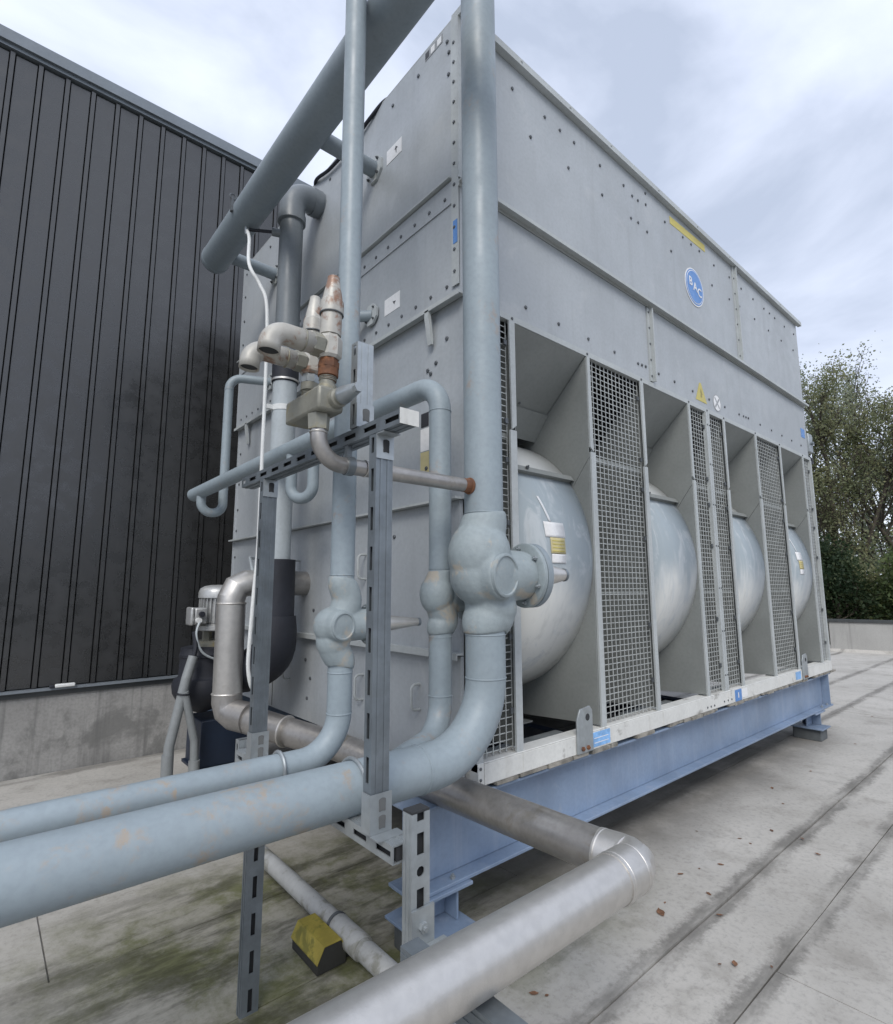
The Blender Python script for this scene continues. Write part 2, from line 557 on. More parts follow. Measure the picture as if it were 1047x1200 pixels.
while -1.99+k*pitch < XB-.15:
    xr = -1.99+k*pitch
    o = obj('cladding_rib', rm, None, hall); o.location = (xr, YW+.018, .742)
    o = obj('cladding_panel', pm, None, hall); o.location = (xr+pitch/2, YW+.006, .745)
    for q in range(5):
        screws.append((xr, YW-.006, 1.3+q*1.21+.05*((k*7) % 5)))
    k += 1
for o in list(COL.objects):
    if o.name.startswith('cladding_'):
        o.matrix_parent_inverse = Matrix.Translation(-hall.location)
hexbolts(screws, (0, -1, 0), .0045, .003, 'cladding', hall, 'cladding_screws')
t = thing('wall_fitting', 'small white plastic fitting lying on the dark ledge of the clad hall', 'fitting', (-1.13, 4.07, .735))
bm = B(); box(bm, -1.19, -1.04, 4.05, 4.10, .7355, .765); obj('cover', bm, 'white_plastic', t, bev=.008)
bm = B(); box(bm, -1.23, -1.192, 4.055, 4.095, .7355, .760); obj('plug', bm, 'rubber', t, bev=.006)

# ------------------------------------------------------------------ far parapet
pv = Vector((15.168-14.836, 1.192-2.363, 0)).normalized()
pt = thing('parapet_wall', 'low grey concrete parapet at the far end of the roof', 'wall', (14.84, 2.36, 0))
ang = math.atan2(pv.y, pv.x)
PM = Matrix.Translation((14.836, 2.363, 0)) @ Matrix.Rotation(ang, 4, 'Z')
for k in range(-2, 5):
    bm = B(); box(bm, k*2.6+.008, (k+1)*2.6-.008, 0, .22, -.3, .735, PM)
    obj('concrete_panel', bm, 'parapet_concrete', pt, 0, bev=.006)
bm = B(); box(bm, -5.3, 13.1, -.04, .26, .737, .80, PM); obj('parapet_coping', bm, 'ledge_dark', pt, 0)
bm = B(); prism(bm, [(-.10, 0), (0, .07), (0, 0)], 0, -5.2, 13.0); bmesh.ops.transform(bm, matrix=PM, verts=bm.verts)
obj('upstand_strip', bm, 'roof_felt', pt, 0)

# ------------------------------------------------------------------ trees
def make_tree(name, label, x, y, base, height, spread, leafmat, nleaf, seed, lsize=.15, low=.25, group='trees beyond the roof edge', lean=0, trunk_r=.2, fork=False):
    rn = random.Random(seed)
    root = thing(name, label, 'tree', (x, y, base), group)
    bm = B()
    tips = []
    def limb(p, d, ln, r, depth):
        pts = [p]
        n = 6
        q = Vector(p); dd = Vector(d)
        for i in range(n):
            dd = (dd + Vector((rn.uniform(-.16, .16), rn.uniform(-.16, .16), rn.uniform(-.04, .14)))).normalized()
            q = q + dd*ln/n
            pts.append(q.copy())
        tube(bm, pts, lambda s: r*(1-.75*s)+.006, 6 if depth else 9, False)
        if depth >= 1:
            for i in range(2, n+1):
                tips.append((pts[i], depth))
        if depth < 3:
            kids = (20, 6, 3)[depth]
            for j in range(kids):
                s = rn.uniform(low if depth == 0 else .25, .98)
                i = min(int(s*n), n-1)
                pp = pts[i].lerp(pts[i+1], s*n-i)
                a = rn.uniform(0, 2*PI)
                outw = Vector((math.cos(a), math.sin(a), rn.uniform(.5, 1.7)))
                if depth:
                    outw = (outw + dd*.9)
                fac = (1-.55*s) if depth == 0 else .7
                ll = (spread*fac*rn.uniform(.8, 1.25)) if depth == 0 else ln*rn.uniform(.35, .6)
                limb(pp, outw.normalized(), ll, r*(1-.7*s)*(.5 if depth == 0 else .55), depth+1)
    limb(Vector((x, y, base)), Vector((lean, 0, 1)).normalized(), height*.93, trunk_r, 0)
    if fork:
        limb(Vector((x, y, base+height*.36)), Vector((.22, -.30, 1)).normalized(), height*.52, trunk_r*.6, 0)
        limb(Vector((x, y, base+height*.34)), Vector((-.25, .28, 1)).normalized(), height*.50, trunk_r*.55, 0)
    obj('trunk', bm, 'bark', root, 60)
    verts, faces = [], []
    sel = [t for t in tips]
    per = max(1, nleaf//len(sel))
    for p, dep in sel:
        cs = .34 if dep == 1 else .27
        dens = (1.5 if mnoise.noise(p*.7) > .0 else .45)*(1.0 if p.z < 4 else .8)
        for j in range(int(per*dens*rn.uniform(.5, 1.5))):
            c = p + Vector((rn.gauss(0, cs), rn.gauss(0, cs), rn.gauss(-.08, cs)))
            a = Vector((rn.gauss(0, 1), rn.gauss(0, 1), rn.gauss(-.5, .8))).normalized()
            b_ = a.cross(Vector((rn.gauss(0, 1), rn.gauss(0, 1), rn.gauss(0, 1)))).normalized()
            s = lsize*rn.uniform(.6, 1.35)
            a *= s; b_ *= s*.30
            i = len(verts)
            verts += [c-a*.5, c+b_, c+a*.5, c-b_]
            faces.append((i, i+1, i+2, i+3))
    me = bpy.data.meshes.new('mesh')
    me.from_pydata(verts, [], faces)
    me.materials.append(MT[leafmat])
    o = bpy.data.objects.new('crown', me); COL.objects.link(o); adopt(o, root)
    return root

def beam_dir(px, d):
    """only used here to read off where a tree stands; the numbers are metres along the ground"""
    v = fw + rt*((px-523.5)/633)
    return (-1.787+d*v.x, -1.97+d*v.y)
TR = [  # x, y, base, height, spread, leaf, n, seed
 ('tall loose olive tree with dark forked limbs, just right of the cooler', 24.4, 4.3, 16.4, 3.0, 'leaf_olive', 47000, 11, .105, .34, 0, .17),
 ('tall grey green tree with an airy crown at the right edge, behind the parapet', 27.6, 2.2, 18.9, 3.6, 'leaf_silver', 40000, 5, .115, .34, 0, .18),
 ('green tree between the olive tree and the grey green tree', 33.5, 5.2, 15.6, 3.2, 'leaf_silver', 14000, 21, .13, .34, 0, .18),
 ('green tree farther right than the grey green tree, mostly outside the photo', 25.5, -1.6, 17.5, 3.2, 'leaf_green', 14000, 31, .18, .25, 0, .2),
 ('olive tree standing far right beyond the roof edge', 24.0, -5.8, 16.5, 3.4, 'leaf_olive', 10000, 41, .20, .25, 0, .2),
 ('green tree hidden mostly behind the cooler, left of the olive tree', 27.5, 8.8, 15.4, 3.0, 'leaf_olive', 10000, 51, .19, .25, 0, .2),
]
for lab, x, y, h, sp, lm, n, sdd, ls, low, lean, tr in TR:
    make_tree('broadleaf_tree', lab, x, y, -6, h, sp, lm, n, sdd, ls, low, lean=lean, trunk_r=tr, fork=n > 15000)
BU = [
 ('dark green bushy tree low behind the parapet, beside the cooler', 20.6, 4.0, 8.6, 2.4, 'leaf_dark', 20000, 61),
 ('mid green bushy tree low behind the parapet at the right edge', 21.5, 1.2, 9.0, 2.6, 'leaf_green', 20000, 71),
 ('small olive bush under the tall olive tree', 22.6, 2.9, 8.2, 2.2, 'leaf_olive', 12000, 81),
 ('dark bush beyond the parapet, right of the view', 21.2, -2.2, 9.2, 2.8, 'leaf_dark', 7000, 91),
]
for lab, x, y, h, sp, lm, n, sdd in BU:
    make_tree('bushy_tree', lab, x, y, -6, h, sp, lm, n, sdd, .13, .35, 'bushes beyond the roof edge', trunk_r=.13)

# ring of leaf cards added as woods, dark for the cladding to reflect
rn = random.Random(77)
wv, wf = [], []
for i in range(26000):
    a = rn.uniform(0, 2*PI)
    dd = rn.uniform(58, 74)
    hgt = 11 + 4*mnoise.noise((math.cos(a)*5, math.sin(a)*5, 1)) + 2.5*mnoise.noise((math.cos(a)*17, math.sin(a)*17, 5))
    z = -6 + hgt*rn.random()**.8
    c = Vector((dd*math.cos(a), dd*math.sin(a), z))
    u = Vector((rn.gauss(0, 1), rn.gauss(0, 1), rn.gauss(0, 1))).normalized()
    v = u.cross(Vector((rn.gauss(0, 1), rn.gauss(0, 1), rn.gauss(0, 1)))).normalized()
    u *= rn.uniform(.5, 1.2); v *= rn.uniform(.3, .8)
    k = len(wv); wv += [c-u, c+v, c+u, c-v]; wf.append((k, k+1, k+2, k+3))
me = bpy.data.meshes.new('mesh'); me.from_pydata(wv, [], wf); me.materials.append(MT['leaf_dark'])
o = bpy.data.objects.new('added_woods', me); COL.objects.link(o); o['kind'] = 'stuff'
tag(o, 'added ring of dark green woods around the site, for the cladding to reflect', 'woods')

# ------------------------------------------------------------------ THE COOLER
L_, D_ = 5.65, 3.30
cool = thing('evaporative_cooler', 'large grey sheet metal evaporative cooler with four fan bays on a blue steel base', 'cooling unit', (2.8, 1.6, .67))
def part(name, bm, m, parent=cool, **k):
    return obj(name, bm, m, parent, **k)
def pbox(name, m, *a, parent=cool, bev=.0, **k):
    bm = B(); box(bm, *a)
    return part(name, bm, m, parent, bev=bev, **k)

# end panels (x = 0 side)
pbox('end_panel', 'casing', 0, .03, .0, D_, 3.842, 4.86)
pbox('end_panel', 'casing', .006, .03, .0, D_, 3.15, 3.838)
pbox('end_panel', 'casing', .038, .06, .004, D_, 2.052, 3.146)
pbox('end_panel', 'casing', .038, .06, .05, D_, 1.272, 2.048)
pbox('end_panel', 'casing', .038, .06, .05, D_, .69, 1.268)
# horizontal angle flanges between the end panels
def hflange(z, y0, y1, xa, xb, th, lip=0.0):
    y1 = min(y1, D_-.004)
    bm = B()
    if lip:
        prism(bm, [(xa, z), (xb, z), (xb, z-th), (xa+.007, z-th), (xa+.007, z-th-lip), (xa, z-th-lip)], 1, y0, y1)
    else:
        prism(bm, [(xa, z), (xb, z), (xb, z-th), (xa, z-th)], 1, y0, y1)
    return part('end_flange', bm, 'casing_edge')
hflange(3.852, .055, D_, -.024, -.0005, .009)
hflange(3.160, -.003, D_, -.016, .0375, .012, .012)
hflange(2.062, .03, D_, -.012, .0375, .012)
hflange(1.288, .03, D_, -.008, .0375, .010, .022)
# strip doubling plate along the second panel top
pbox('cover_strip', 'casing', -.0015, .0055, .06, D_-.02, 3.70, 3.835)
# vertical joints of the lower doors
for z0, z1 in ((1.30, 2.04), (.70, 1.262)):
    for yj in (.66, 1.24, 2.25):
        pbox('door_seam', 'cavity', .0345, .0375, yj, yj+.008, z0, z1)
# front corner strip
bm = B(); box(bm, -.006, -.001, .0, .055, 3.20, 4.86); box(bm, -.006, .05, -.006, -.0005, 3.82, 4.86)
part('corner_strip', bm, 'casing_edge')
hexbolts([(-.006, .030, 3.28+.128*k) for k in range(12)], (-1, 0, 0), .010, .007, 'bolt', cool)
# other end, back, deck
pbox('far_end_panel', 'casing', L_-.03, L_, .031, D_-.031, .69, 4.86)
pbox('back_panel', 'casing', .031, L_, D_-.03, D_, .69, 4.86)
pbox('deck', 'casing_inner', .031, L_-.031, .031, D_-.031, 4.70, 4.73)
# front panels
def fp(x0, x1, z0, z1):
    return pbox('front_panel', 'casing', x0, x1, 0, .03, z0, z1)
fp(.051, 3.722, 3.80, 4.86); fp(3.772, L_, 3.80, 4.86)
fp(.031, 1.948, 3.155, 3.765); fp(1.998, L_, 3.155, 3.765)
def joint(x0, x1, z0, z1):
    bm = B()
    box(bm, x0, x1, -.010, .028, z0, z1)
    box(bm, x1-.011, x1+.001, -.034, -.0105, z0, z1)
    return part('joint_strip', bm, 'casing_edge')
joint(3.7235, 3.7705, 3.81, 4.835); joint(1.9495, 1.9965, 3.16, 3.755)
hexbolts([(3.742, -.010, 3.88+.165*k) for k in range(6)] + [(1.966, -.010, 3.2+.13*k) for k in range(5)], (0, -1, 0), .009, .007, 'bolt', cool)
# ledge between the two rows of front panels
bm = B(); prism(bm, [(-.052, 3.80), (.0, 3.80), (.0, 3.768), (-.008, 3.768), (-.008, 3.790), (-.044, 3.790), (-.044, 3.776), (-.052, 3.776)], 0, -.006, L_+.02)
part('front_ledge', bm, 'casing_edge')
# rim
bm = B(); prism(bm, [(-.042, 4.838), (-.042, 4.885), (.05, 4.885), (.05, 4.862), (-.001, 4.862), (-.001, 4.838)], 0, -.004, L_+.08)
part('top_rim', bm, 'casing_edge')
bm = B(); prism(bm, [(.0, 4.862), (.0, 4.870), (.03, 4.870), (.03, 4.862)], 1, .052, D_); part('end_rim', bm, 'casing_edge')
# header strip above the bays
pbox('bay_header', 'casing_edge', .075, L_+.05, -.006, .03, 3.116, 3.153)

# rivets on the front panels (read from the photograph, a regular .31 m pitch)
up_ = [(.451, 4.672), (.766, 4.672), (.925, 4.672), (.615, 4.434), (1.084, 4.673), (1.007, 4.435), (1.397, 4.671), (1.714, 4.678), (1.409, 4.44), (1.836, 4.651), (1.92, 4.654), (2.047, 4.783), (2.043, 4.68), (1.8, 4.443), (1.906, 4.455), (2.04, 4.437), (2.354, 4.675), (2.674, 4.679), (2.831, 4.68), (2.996, 4.686), (2.435, 4.442), (3.301, 4.67), (3.222, 4.434), (3.655, 4.687), (3.61, 4.436), (3.945, 4.677), (4.26, 4.675), (3.86, 4.448), (4.256, 4.446), (4.569, 4.676), (4.735, 4.678), (4.896, 4.676), (4.652, 4.445), (5.049, 4.449), (5.208, 4.675), (5.53, 4.682), (5.451, 4.451), (.13, 4.672), (.22, 4.434)]
lo_ = [(.21, 3.25), (.528, 3.25), (.841, 3.25), (1.158, 3.25), (1.472, 3.25), (1.787, 3.253), (1.841, 3.256), (1.896, 3.26), (2.09, 3.254), (2.343, 3.254), (2.66, 3.252), (2.974, 3.252), (3.3, 3.256), (3.621, 3.254), (3.729, 3.258), (3.787, 3.26), (3.845, 3.262), (4.152, 3.258), (4.466, 3.258), (4.774, 3.258), (5.085, 3.258), (5.4, 3.256)]
hexbolts([(x, -.0005, z) for x, z in up_+lo_], (0, -1, 0), .0115, .009, 'bolt', cool)
hexbolts([(x, -.006, 3.134) for x in (.40, 1.13, 1.81, 2.56, 2.90, 3.24, 3.98, 4.65, 5.40)], (0, -1, 0), .009, .007, 'bolt', cool)
hexbolts([(x, -.042, 4.866) for x in (.5, 1.0, 1.5, 2.2, 2.9, 3.6, 4.3, 5.0)], (0, -1, 0), .008, .006, 'casing_edge', cool)
# rivets on the end panels
ev = [(.09, 4.747), (.075, 4.665), (.079, 4.523), (.364, 4.744), (.638, 4.745), (2.614, 4.76), (3.198, 4.756), (3.205, 4.514), (1.479, 4.741), (1.9, 4.745), (2.25, 4.745), (3.20, 4.25), (3.2, 4.0), (2.95, 4.745)]
hexbolts([(-.0005, y, z) for y, z in ev], (-1, 0, 0), .012, .009, 'bolt', cool)
hexbolts([(-.0015, .112+.139*k, 3.748) for k in range(23)] + [(.0055, .106+.139*k, 3.226) for k in range(23)], (-1, 0, 0), .011, .008, 'bolt', cool)
hexbolts([(.0375, y, z) for y, z in [(.144, 2.955), (.237, 2.844), (.31, 2.822), (.284, 2.796), (.32, 2.258), (3.22, 2.9), (3.22, 2.6), (3.22, 2.35), (3.23, 2.15), (3.23, 1.9), (3.23, 1.7), (.62, 1.9), (.7, 1.5), (1.60, 1.45), (1.52, 1.40), (1.45, 1.43), (1.7, 1.10), (1.62, .98), (1.66, .84)]], (-1, 0, 0), .013, .009, 'bolt', cool)
# small steel brackets under the second flange
for y in (.26, 2.99):
    bm = B()
    prism(bm, [(-.016, 3.146), (-.002, 3.146), (.020, 2.99), (.020, 2.95), (.008, 2.95), (-.016, 3.10)], 1, y-.018, y+.018)
    part('flange_bracket', bm, 'casing_edge')
# door handles on the lower panels
for y, z0, z1 in ((.925, 1.66, 1.81), (.935, .94, 1.085), (.373, .97, 1.10), (1.85, 1.66, 1.81), (1.95, .94, 1.085)):
    bm = B()
    tube(bm, fillet([(.0375, y, z0), (-.020, y, z0), (-.020, y, z1), (.0375, y, z1)], .028, 6), .0075, 8)
    part('door_handle', bm, 'casing_edge')

# black rubber hose lying over the top edge of the end panel
t = thing('black_hose', 'black rubber hose draped over the top edge of the cooler end panel', 'hose', (-.02, 1.1, 4.86))
bm = B()
tube(bm, smooth_pts([(.10, .62, 4.875), (.02, .74, 4.885), (-.016, .90, 4.83), (-.022, 1.15, 4.79), (-.022, 1.45, 4.80), (-.014, 1.70, 4.86), (.08, 1.85, 4.875)], 8), .013, 8)
obj('tube', bm, 'rubber', t)

# ---- fan bays
bays = [(.415, 1.118), (1.825, 2.538), (3.250, 3.965), (4.668, 5.385)]
posts = [(.368, .415), (1.118, 1.160), (1.783, 1.825), (2.538, 2.578), (3.212, 3.250), (3.965, 4.005), (4.630, 4.668), (5.385, 5.420)]
drum_c, drum_r = (.885, 1.785), .885
for k, (xa, xb) in enumerate(bays):
    # side plates (two sheets each, with a mitred joint)
    for x, sg in ((xa, 1), (xb, -1)):
        bm = B(); prism(bm, [(.0, 3.112), (.33, 2.79), (.44, 2.64), (1.2, 2.64), (1.2, 1.4), (.66, 1.52), (.099, 2.300), (.0, 2.432)], 0, x, x+sg*.006)
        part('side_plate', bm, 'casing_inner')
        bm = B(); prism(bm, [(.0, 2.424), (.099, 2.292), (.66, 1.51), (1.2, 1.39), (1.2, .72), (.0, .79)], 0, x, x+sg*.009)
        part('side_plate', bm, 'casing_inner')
    xi, xj = xa+.0095, xb-.0095
    bm = B(); prism(bm, [(.0, 3.112), (.33, 2.79), (.33, 2.802), (.0, 3.124)], 0, xi, xj)
    part('sloped_plate', bm, 'casing_inner')
    bm = B(); prism(bm, [(.315, 2.785), (.44, 2.62), (.45, 2.626), (.33, 2.788)], 0, xi, xj)
    part('sloped_plate', bm, 'casing_inner')
    hexbolts([(xa+.12+.09*q, .306, 2.806) for q in range(4)], (0, -.7, -.7), .009, .007, 'bolt', cool)
    # the round fan housing: a rolled sheet with the axle along x
    fan = B()
    n = 72
    prev = None
    def dp(a):
        return (drum_c[0]-drum_r*math.cos(a), drum_c[1]+drum_r*math.sin(a))
    a0, a1 = R(-115), R(80)
    for q in range(n+1):
        a = a0+(a1-a0)*q/n
        y, z = dp(a)
        cur = (fan.verts.new((xi, y, z)), fan.verts.new((xj, y, z)))
        if prev: fan.faces.new((prev[0], prev[1], cur[1], cur[0]))
        prev = cur
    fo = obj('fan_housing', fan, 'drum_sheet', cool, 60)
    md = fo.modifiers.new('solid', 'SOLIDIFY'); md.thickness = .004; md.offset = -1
    # joint flange bar across the housing
    y, z = dp(R(35.5))
    bm = B()
    M = Matrix.Translation((0, y, z)) @ Matrix.Rotation(R(-35), 4, 'X')
    box(bm, xi, xj, -.034, .01, -.014, .012, M)
    box(bm, xi, xj, -.038, -.034, -.03, .012, M)
    obj('joint_bar', bm, 'casing_inner', fo, 0)
    bolt((xi+.33*(xj-xi), y-.040, z+.018), (0, -.8, .55), .011, .012, fo)
    # bottom pan, open slot behind the rail
    pbox('bottom_pan', 'casing_inner', xi, xj, .52, 1.2, .715, .725)
    bm = B(); box(bm, xi, xj, .27, .33, .66, .70); box(bm, xi, xj, .325, .335, .60, .659); part('cross_member', bm, 'zinc')

# dark space behind the screens
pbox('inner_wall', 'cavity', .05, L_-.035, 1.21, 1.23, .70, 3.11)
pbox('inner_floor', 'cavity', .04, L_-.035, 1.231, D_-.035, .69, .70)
for xa, xb in ((1.16, 1.78), (2.58, 3.21), (4.01, 4.63)):
    bm = B()
    cyl(bm, (xa-.03, .885, 1.785), (xb+.03, .885, 1.785), .03, seg=16)
    cyl(bm, (xa+.20, .885, 1.785), (xa+.26, .885, 1.785), .17, seg=28)
    box(bm, xa+.06, xa+.12, .80, .97, .72, 1.74)
    box(bm, xb-.12, xb-.06, .80, .97, .72, 1.74)
    part('fan_drive', bm, 'cavity')
    pbox('drive_shelf', 'casing_inner', xa+.02, xb-.02, .45, .9, 2.44, 2.46)

# posts: upper and lower piece with the cut between
for i, (xa, xb) in enumerate(posts):
    left = i % 2 == 0      # post stands left of its bay
    bm = B(); 
    lo_x, hi_x = (xa, xb)
    if left:
        prism(bm, [(lo_x, 3.114), (hi_x, 3.114), (hi_x, 2.50), (lo_x+.012, 2.474)], 1, -.012, -.001)
    else:
        prism(bm, [(lo_x, 3.114), (hi_x-.012, 3.114), (hi_x-.006, 2.474), (lo_x, 2.50)], 1, -.012, -.001)
    part('bay_post', bm, 'casing_edge')
    bm = B(); box(bm, lo_x-.006 if left else lo_x+.002, hi_x-.002 if left else hi_x+.006, -.014, -.001, .735, 2.468)
    part('bay_post', bm, 'casing_edge')
bm = B(); box(bm, 2.858, 2.893, -.012, .02, .735, 3.114); box(bm, 2.897, 2.930, -.012, .02, .735, 3.114); part('centre_post', bm, 'casing_edge')
hexbolts([(x, -.012, z) for x in (2.876, 2.914) for z in (.9, 1.25, 1.6, 1.95, 2.3, 2.65, 3.0)], (0, -1, 0), .007, .006, 'bolt', cool)
pbox('corner_post', 'casing_edge', .085, .125, -.012, .03, .735, 3.114)
pbox('corner_post', 'casing_edge', 5.655, 5.695, -.012, .03, .735, 3.114)

# welded wire screens
def screen(xa, xb):
    bm = B()
    w = xb-xa
    n = max(3, round(w/.0475)); st = w/n
    for q in range(n+1):
        x = xa+st*q
        box(bm, x-.0022, x+.0022, .014, .0185, .785, 3.11)
    z = .80
    while z < 3.10:
        box(bm, xa, xb, .0188, .0225, z-.0024, z+.0024)
        z += .0362
    s = part('wire_screen', bm, 'wire', sharp=0, kind='stuff')
    for z in (2.435, 1.572):
        pbox('screen_bar', 'casing_inner', xa, xb, .023, .028, z-.018 if z > 2 else z-.006, z+.018 if z > 2 else z+.006)
    return s
SC = [(.127, .364), (1.163, 1.780), (2.581, 2.855), (2.933, 3.209), (4.008, 4.627), (5.423, 5.652)]
for a, b_ in SC:
    screen(a, b_)
# clips that hold the screens
cl = []
for a, b_ in SC:
    for x in (a+.008, b_-.012):
        for z in (2.98, 2.52, 2.30, 1.95, 1.35, .98):
            cl.append((x, .010, z))
bm = B()
for x, y, z in cl:
    box(bm, x-.011, x+.011, y-.008, y+.004, z-.014, z+.014)
part('screen_clips', bm, 'bolt', kind='stuff')

# base rail
bm = B()
box(bm, .125, L_+.02, -.020, -.012, .672, .768)
box(bm, .125, L_+.02, -.020, .075, .768, .776)
box(bm, .125, L_+.02, -.0115, .05, .672, .68)
part('base_rail', bm, 'rail', bev=.003)
pbox('rail_end', 'rail', .085, .1245, -.018, .075, .674, .774, bev=.003)
for x in (.40, 1.83, 2.88, 4.02):
    pbox('rail_joint', 'rail', x, x+.006, -.0225, -.0203, .674, .770)
hexbolts([(.10, -.018, .70), (.10, -.018, .75)] + [(2.5+.06*q, -.020, .70) for q in range(3)] + [(2.80+.07*q, -.020, .705) for q in range(3)], (0, -1, 0), .008, .006, 'bolt', cool)
# crusted sealant squeezed out under the rail
bm = B()
x = .2
rn = random.Random(5)
while x < L_:
    w = rn.uniform(.04, .22)
    if rn.random() < .82:
        box(bm, x, x+w, -.021-rn.random()*.012, .04, .650+rn.random()*.008, .6716)
    x += w+rn.uniform(.0, .03)
part('sealant', bm, 'seal_brown', kind='stuff')
# lifting lugs
for x in (.845, 4.66):
    bm = B()
    poly = [(x, .675), (x, .86), (x+.03, .915), (x+.125, .925), (x+.15, .90), (x+.15, .675)]
    cx, cz, r = x+.10, .865, .020
    ring = [(cx+r*math.cos(-2*PI*q/12), cz+r*math.sin(-2*PI*q/12)) for q in range(12)]
    v0 = [bm.verts.new((p[0], -.034, p[1])) for p in poly]; v1 = [bm.verts.new((p[0], -.0235, p[1])) for p in poly]
    prism_faces = len(poly)
    bm.faces.new(v0); bm.faces.new(v1[::-1])
    for q in range(prism_faces):
        bm.faces.new((v0[q], v1[q], v1[(q+1) % prism_faces], v0[(q+1) % prism_faces]))
    lug = part('lifting_lug', bm, 'zinc', bev=.002)
    bm = B(); prism(bm, ring, 1, -.0350, -.0342); obj('eye_hole', bm, 'slot_dark', lug, 0)
    for bx in (x+.045, x+.095):
        bolt((bx, -.034, .70), (0, -1, 0), .013, .008, lug, 'rust')

# ---- stickers and badge
def plate(name, m, pts, n, parent=cool, th=.0015, off=.0008):
    """thin flat print: pts are world corners, n the outward normal"""
    n = Vector(n); bm = B()
    a = [bm.verts.new(Vector(p)+n*off) for p in pts]; b_ = [bm.verts.new(Vector(p)+n*(off+th)) for p in pts]
    bm.faces.new(a[::-1]); bm.faces.new(b_)
    k = len(pts)
    for i in range(k):
        bm.faces.new((a[i], a[(i+1) % k], b_[(i+1) % k], b_[i]))
    return obj(name, bm, m, parent, 0)
def disc(cx, cz, r, n=40):
    return [(cx+r*math.cos(2*PI*k/n), 0, cz+r*math.sin(2*PI*k/n)) for k in range(n)]
FN = (0, -1, 0)
badge = plate('round_badge', 'paper_white', disc(2.835, 4.262, .178), FN, th=.004)
plate('badge_field', 'sticker_blue', disc(2.835, 4.262, .166), FN, badge, .0015, .0051)
plate('badge_line', 'paper_white', disc(2.835, 4.262, .1555), FN, badge, .0012, .0068)
plate('badge_centre', 'sticker_blue', disc(2.835, 4.262, .1485), FN, badge, .0012, .0082)
def text_mesh(ch, size, cx, cz, y, m, parent, name='letter', rot=None, ext=.001):
    cu = bpy.data.curves.new('text', 'FONT')
    cu.body = ch; cu.size = size; cu.align_x = 'CENTER'; cu.align_y = 'CENTER'; cu.extrude = ext; cu.offset = size*.012
    tmp = bpy.data.objects.new('tmp', cu); COL.objects.link(tmp)
    dg = bpy.context.evaluated_depsgraph_get()
    me = bpy.data.meshes.new_from_object(tmp.evaluated_get(dg))
    COL.objects.unlink(tmp); bpy.data.objects.remove(tmp)
    M = rot if rot is not None else Matrix.Translation((cx, y, cz)) @ Matrix.Rotation(R(90), 4, 'X')
    me.transform(M)
    me.materials.clear(); me.materials.append(MT[m])
    o = bpy.data.objects.new(name, me); COL.objects.link(o); adopt(o, parent)
    return o
for ch, dx, dz in (('B', -.083, .026), ('A', 0, -.002), ('C', .083, -.030)):
    text_mesh(ch, .115, 2.835+dx, 4.262+dz, -.0110, 'paper_white', badge)
plate('yellow_notice', 'sticker_yellow', [(2.446, 0, 4.708), (3.12, 0, 4.728), (3.12, 0, 4.80), (2.446, 0, 4.776)], FN)
tri = plate('warning_sign', 'sticker_yellow', [(2.713, 0, 3.197), (2.925, 0, 3.197), (2.83, 0, 3.365), (2.80, 0, 3.365)], FN)
plate('sign_symbol', 'sign_ink', [(2.805, 0, 3.235), (2.835, 0, 3.235), (2.832, 0, 3.262), (2.845, 0, 3.262), (2.818, 0, 3.315), (2.803, 0, 3.275), (2.812, 0, 3.275)], FN, tri, .0006, .0026)
pro = plate('prohibition_sign', 'print_grey', disc(3.135, 3.255, .080), FN)
plate('sign_face', 'paper_white', disc(3.135, 3.255, .071), FN, pro, .0006, .0026)
for s in (1, -1):
    c, d = Vector((3.135, 0, 3.255)), Vector((.045, 0, .045*s)); w = Vector((-.007*s, 0, .007))
    plate('sign_bar', 'print_grey', [c-d-w, c+d-w, c+d+w, c-d+w], FN, pro, .0004, .0034+.0004*s)
def rsq(x0, x1, z0, z1):
    return [(x0, -.020, z0), (x1, -.020, z0), (x1, -.020, z1), (x0, -.020, z1)]
s1 = plate('lifting_label', 'sticker_light_blue', rsq(1.003, 1.185, .683, .764), FN)
for q in range(2):
    plate('label_line', 'paper_white', rsq(1.02, 1.165, .703+.026*q, .707+.026*q), FN, s1, .0004, .0026)
s2 = plate('lifting_label', 'sticker_blue', rsq(3.01, 3.14, .676, .766), FN)
plate('label_arrow', 'paper_white', [(3.067, -.02, .70), (3.083, -.02, .70), (3.083, -.02, .742), (3.067, -.02, .742)], FN, s2, .0004, .0026)
plate('lifting_label', 'sticker_light_blue', rsq(4.47, 4.62, .690, .764), FN)
plate('white_label', 'paper_white', rsq(3.142, 3.26, .690, .760), FN)
plate('blue_label', 'sticker_blue', [(5.45, 0, 3.37), (5.58, 0, 3.37), (5.58, 0, 3.48), (5.45, 0, 3.48)], FN)
EN = (-1, 0, 0)
def esq(y0, y1, z0, z1, x=0.0):
    return [(x, y1, z0), (x, y0, z0), (x, y0, z1), (x, y1, z1)]
a = plate('connection_label', 'paper_white', esq(.535, .70, 4.345, 4.447), EN)
plate('label_arrow', 'print_black', [(0, .595, 4.37), (0, .59, 4.37), (0, .59, 4.40), (0, .575, 4.40), (0, .597, 4.422), (0, .612, 4.40), (0, .600, 4.40)], EN, a, .0004, .0026)
b_ = plate('connection_label', 'paper_white', esq(.545, .71, 3.298, 3.405, .006), EN)
plate('label_arrow', 'print_black', [(.006, .603, 3.335), (.006, .598, 3.345), (.006, .585, 3.355), (.006, .62, 3.362), (.006, .612, 3.350)], EN, b_, .0004, .0026)
c_ = plate('type_plate', 'print_grey', esq(.134, .295, 4.786, 4.846), EN)
for y0 in (.145, .205, .258):
    plate('plate_square', 'paper_white' if y0 != .258 else 'print_black', esq(y0, y0+.036, 4.794, 4.838), EN, c_, .0004, .0026)
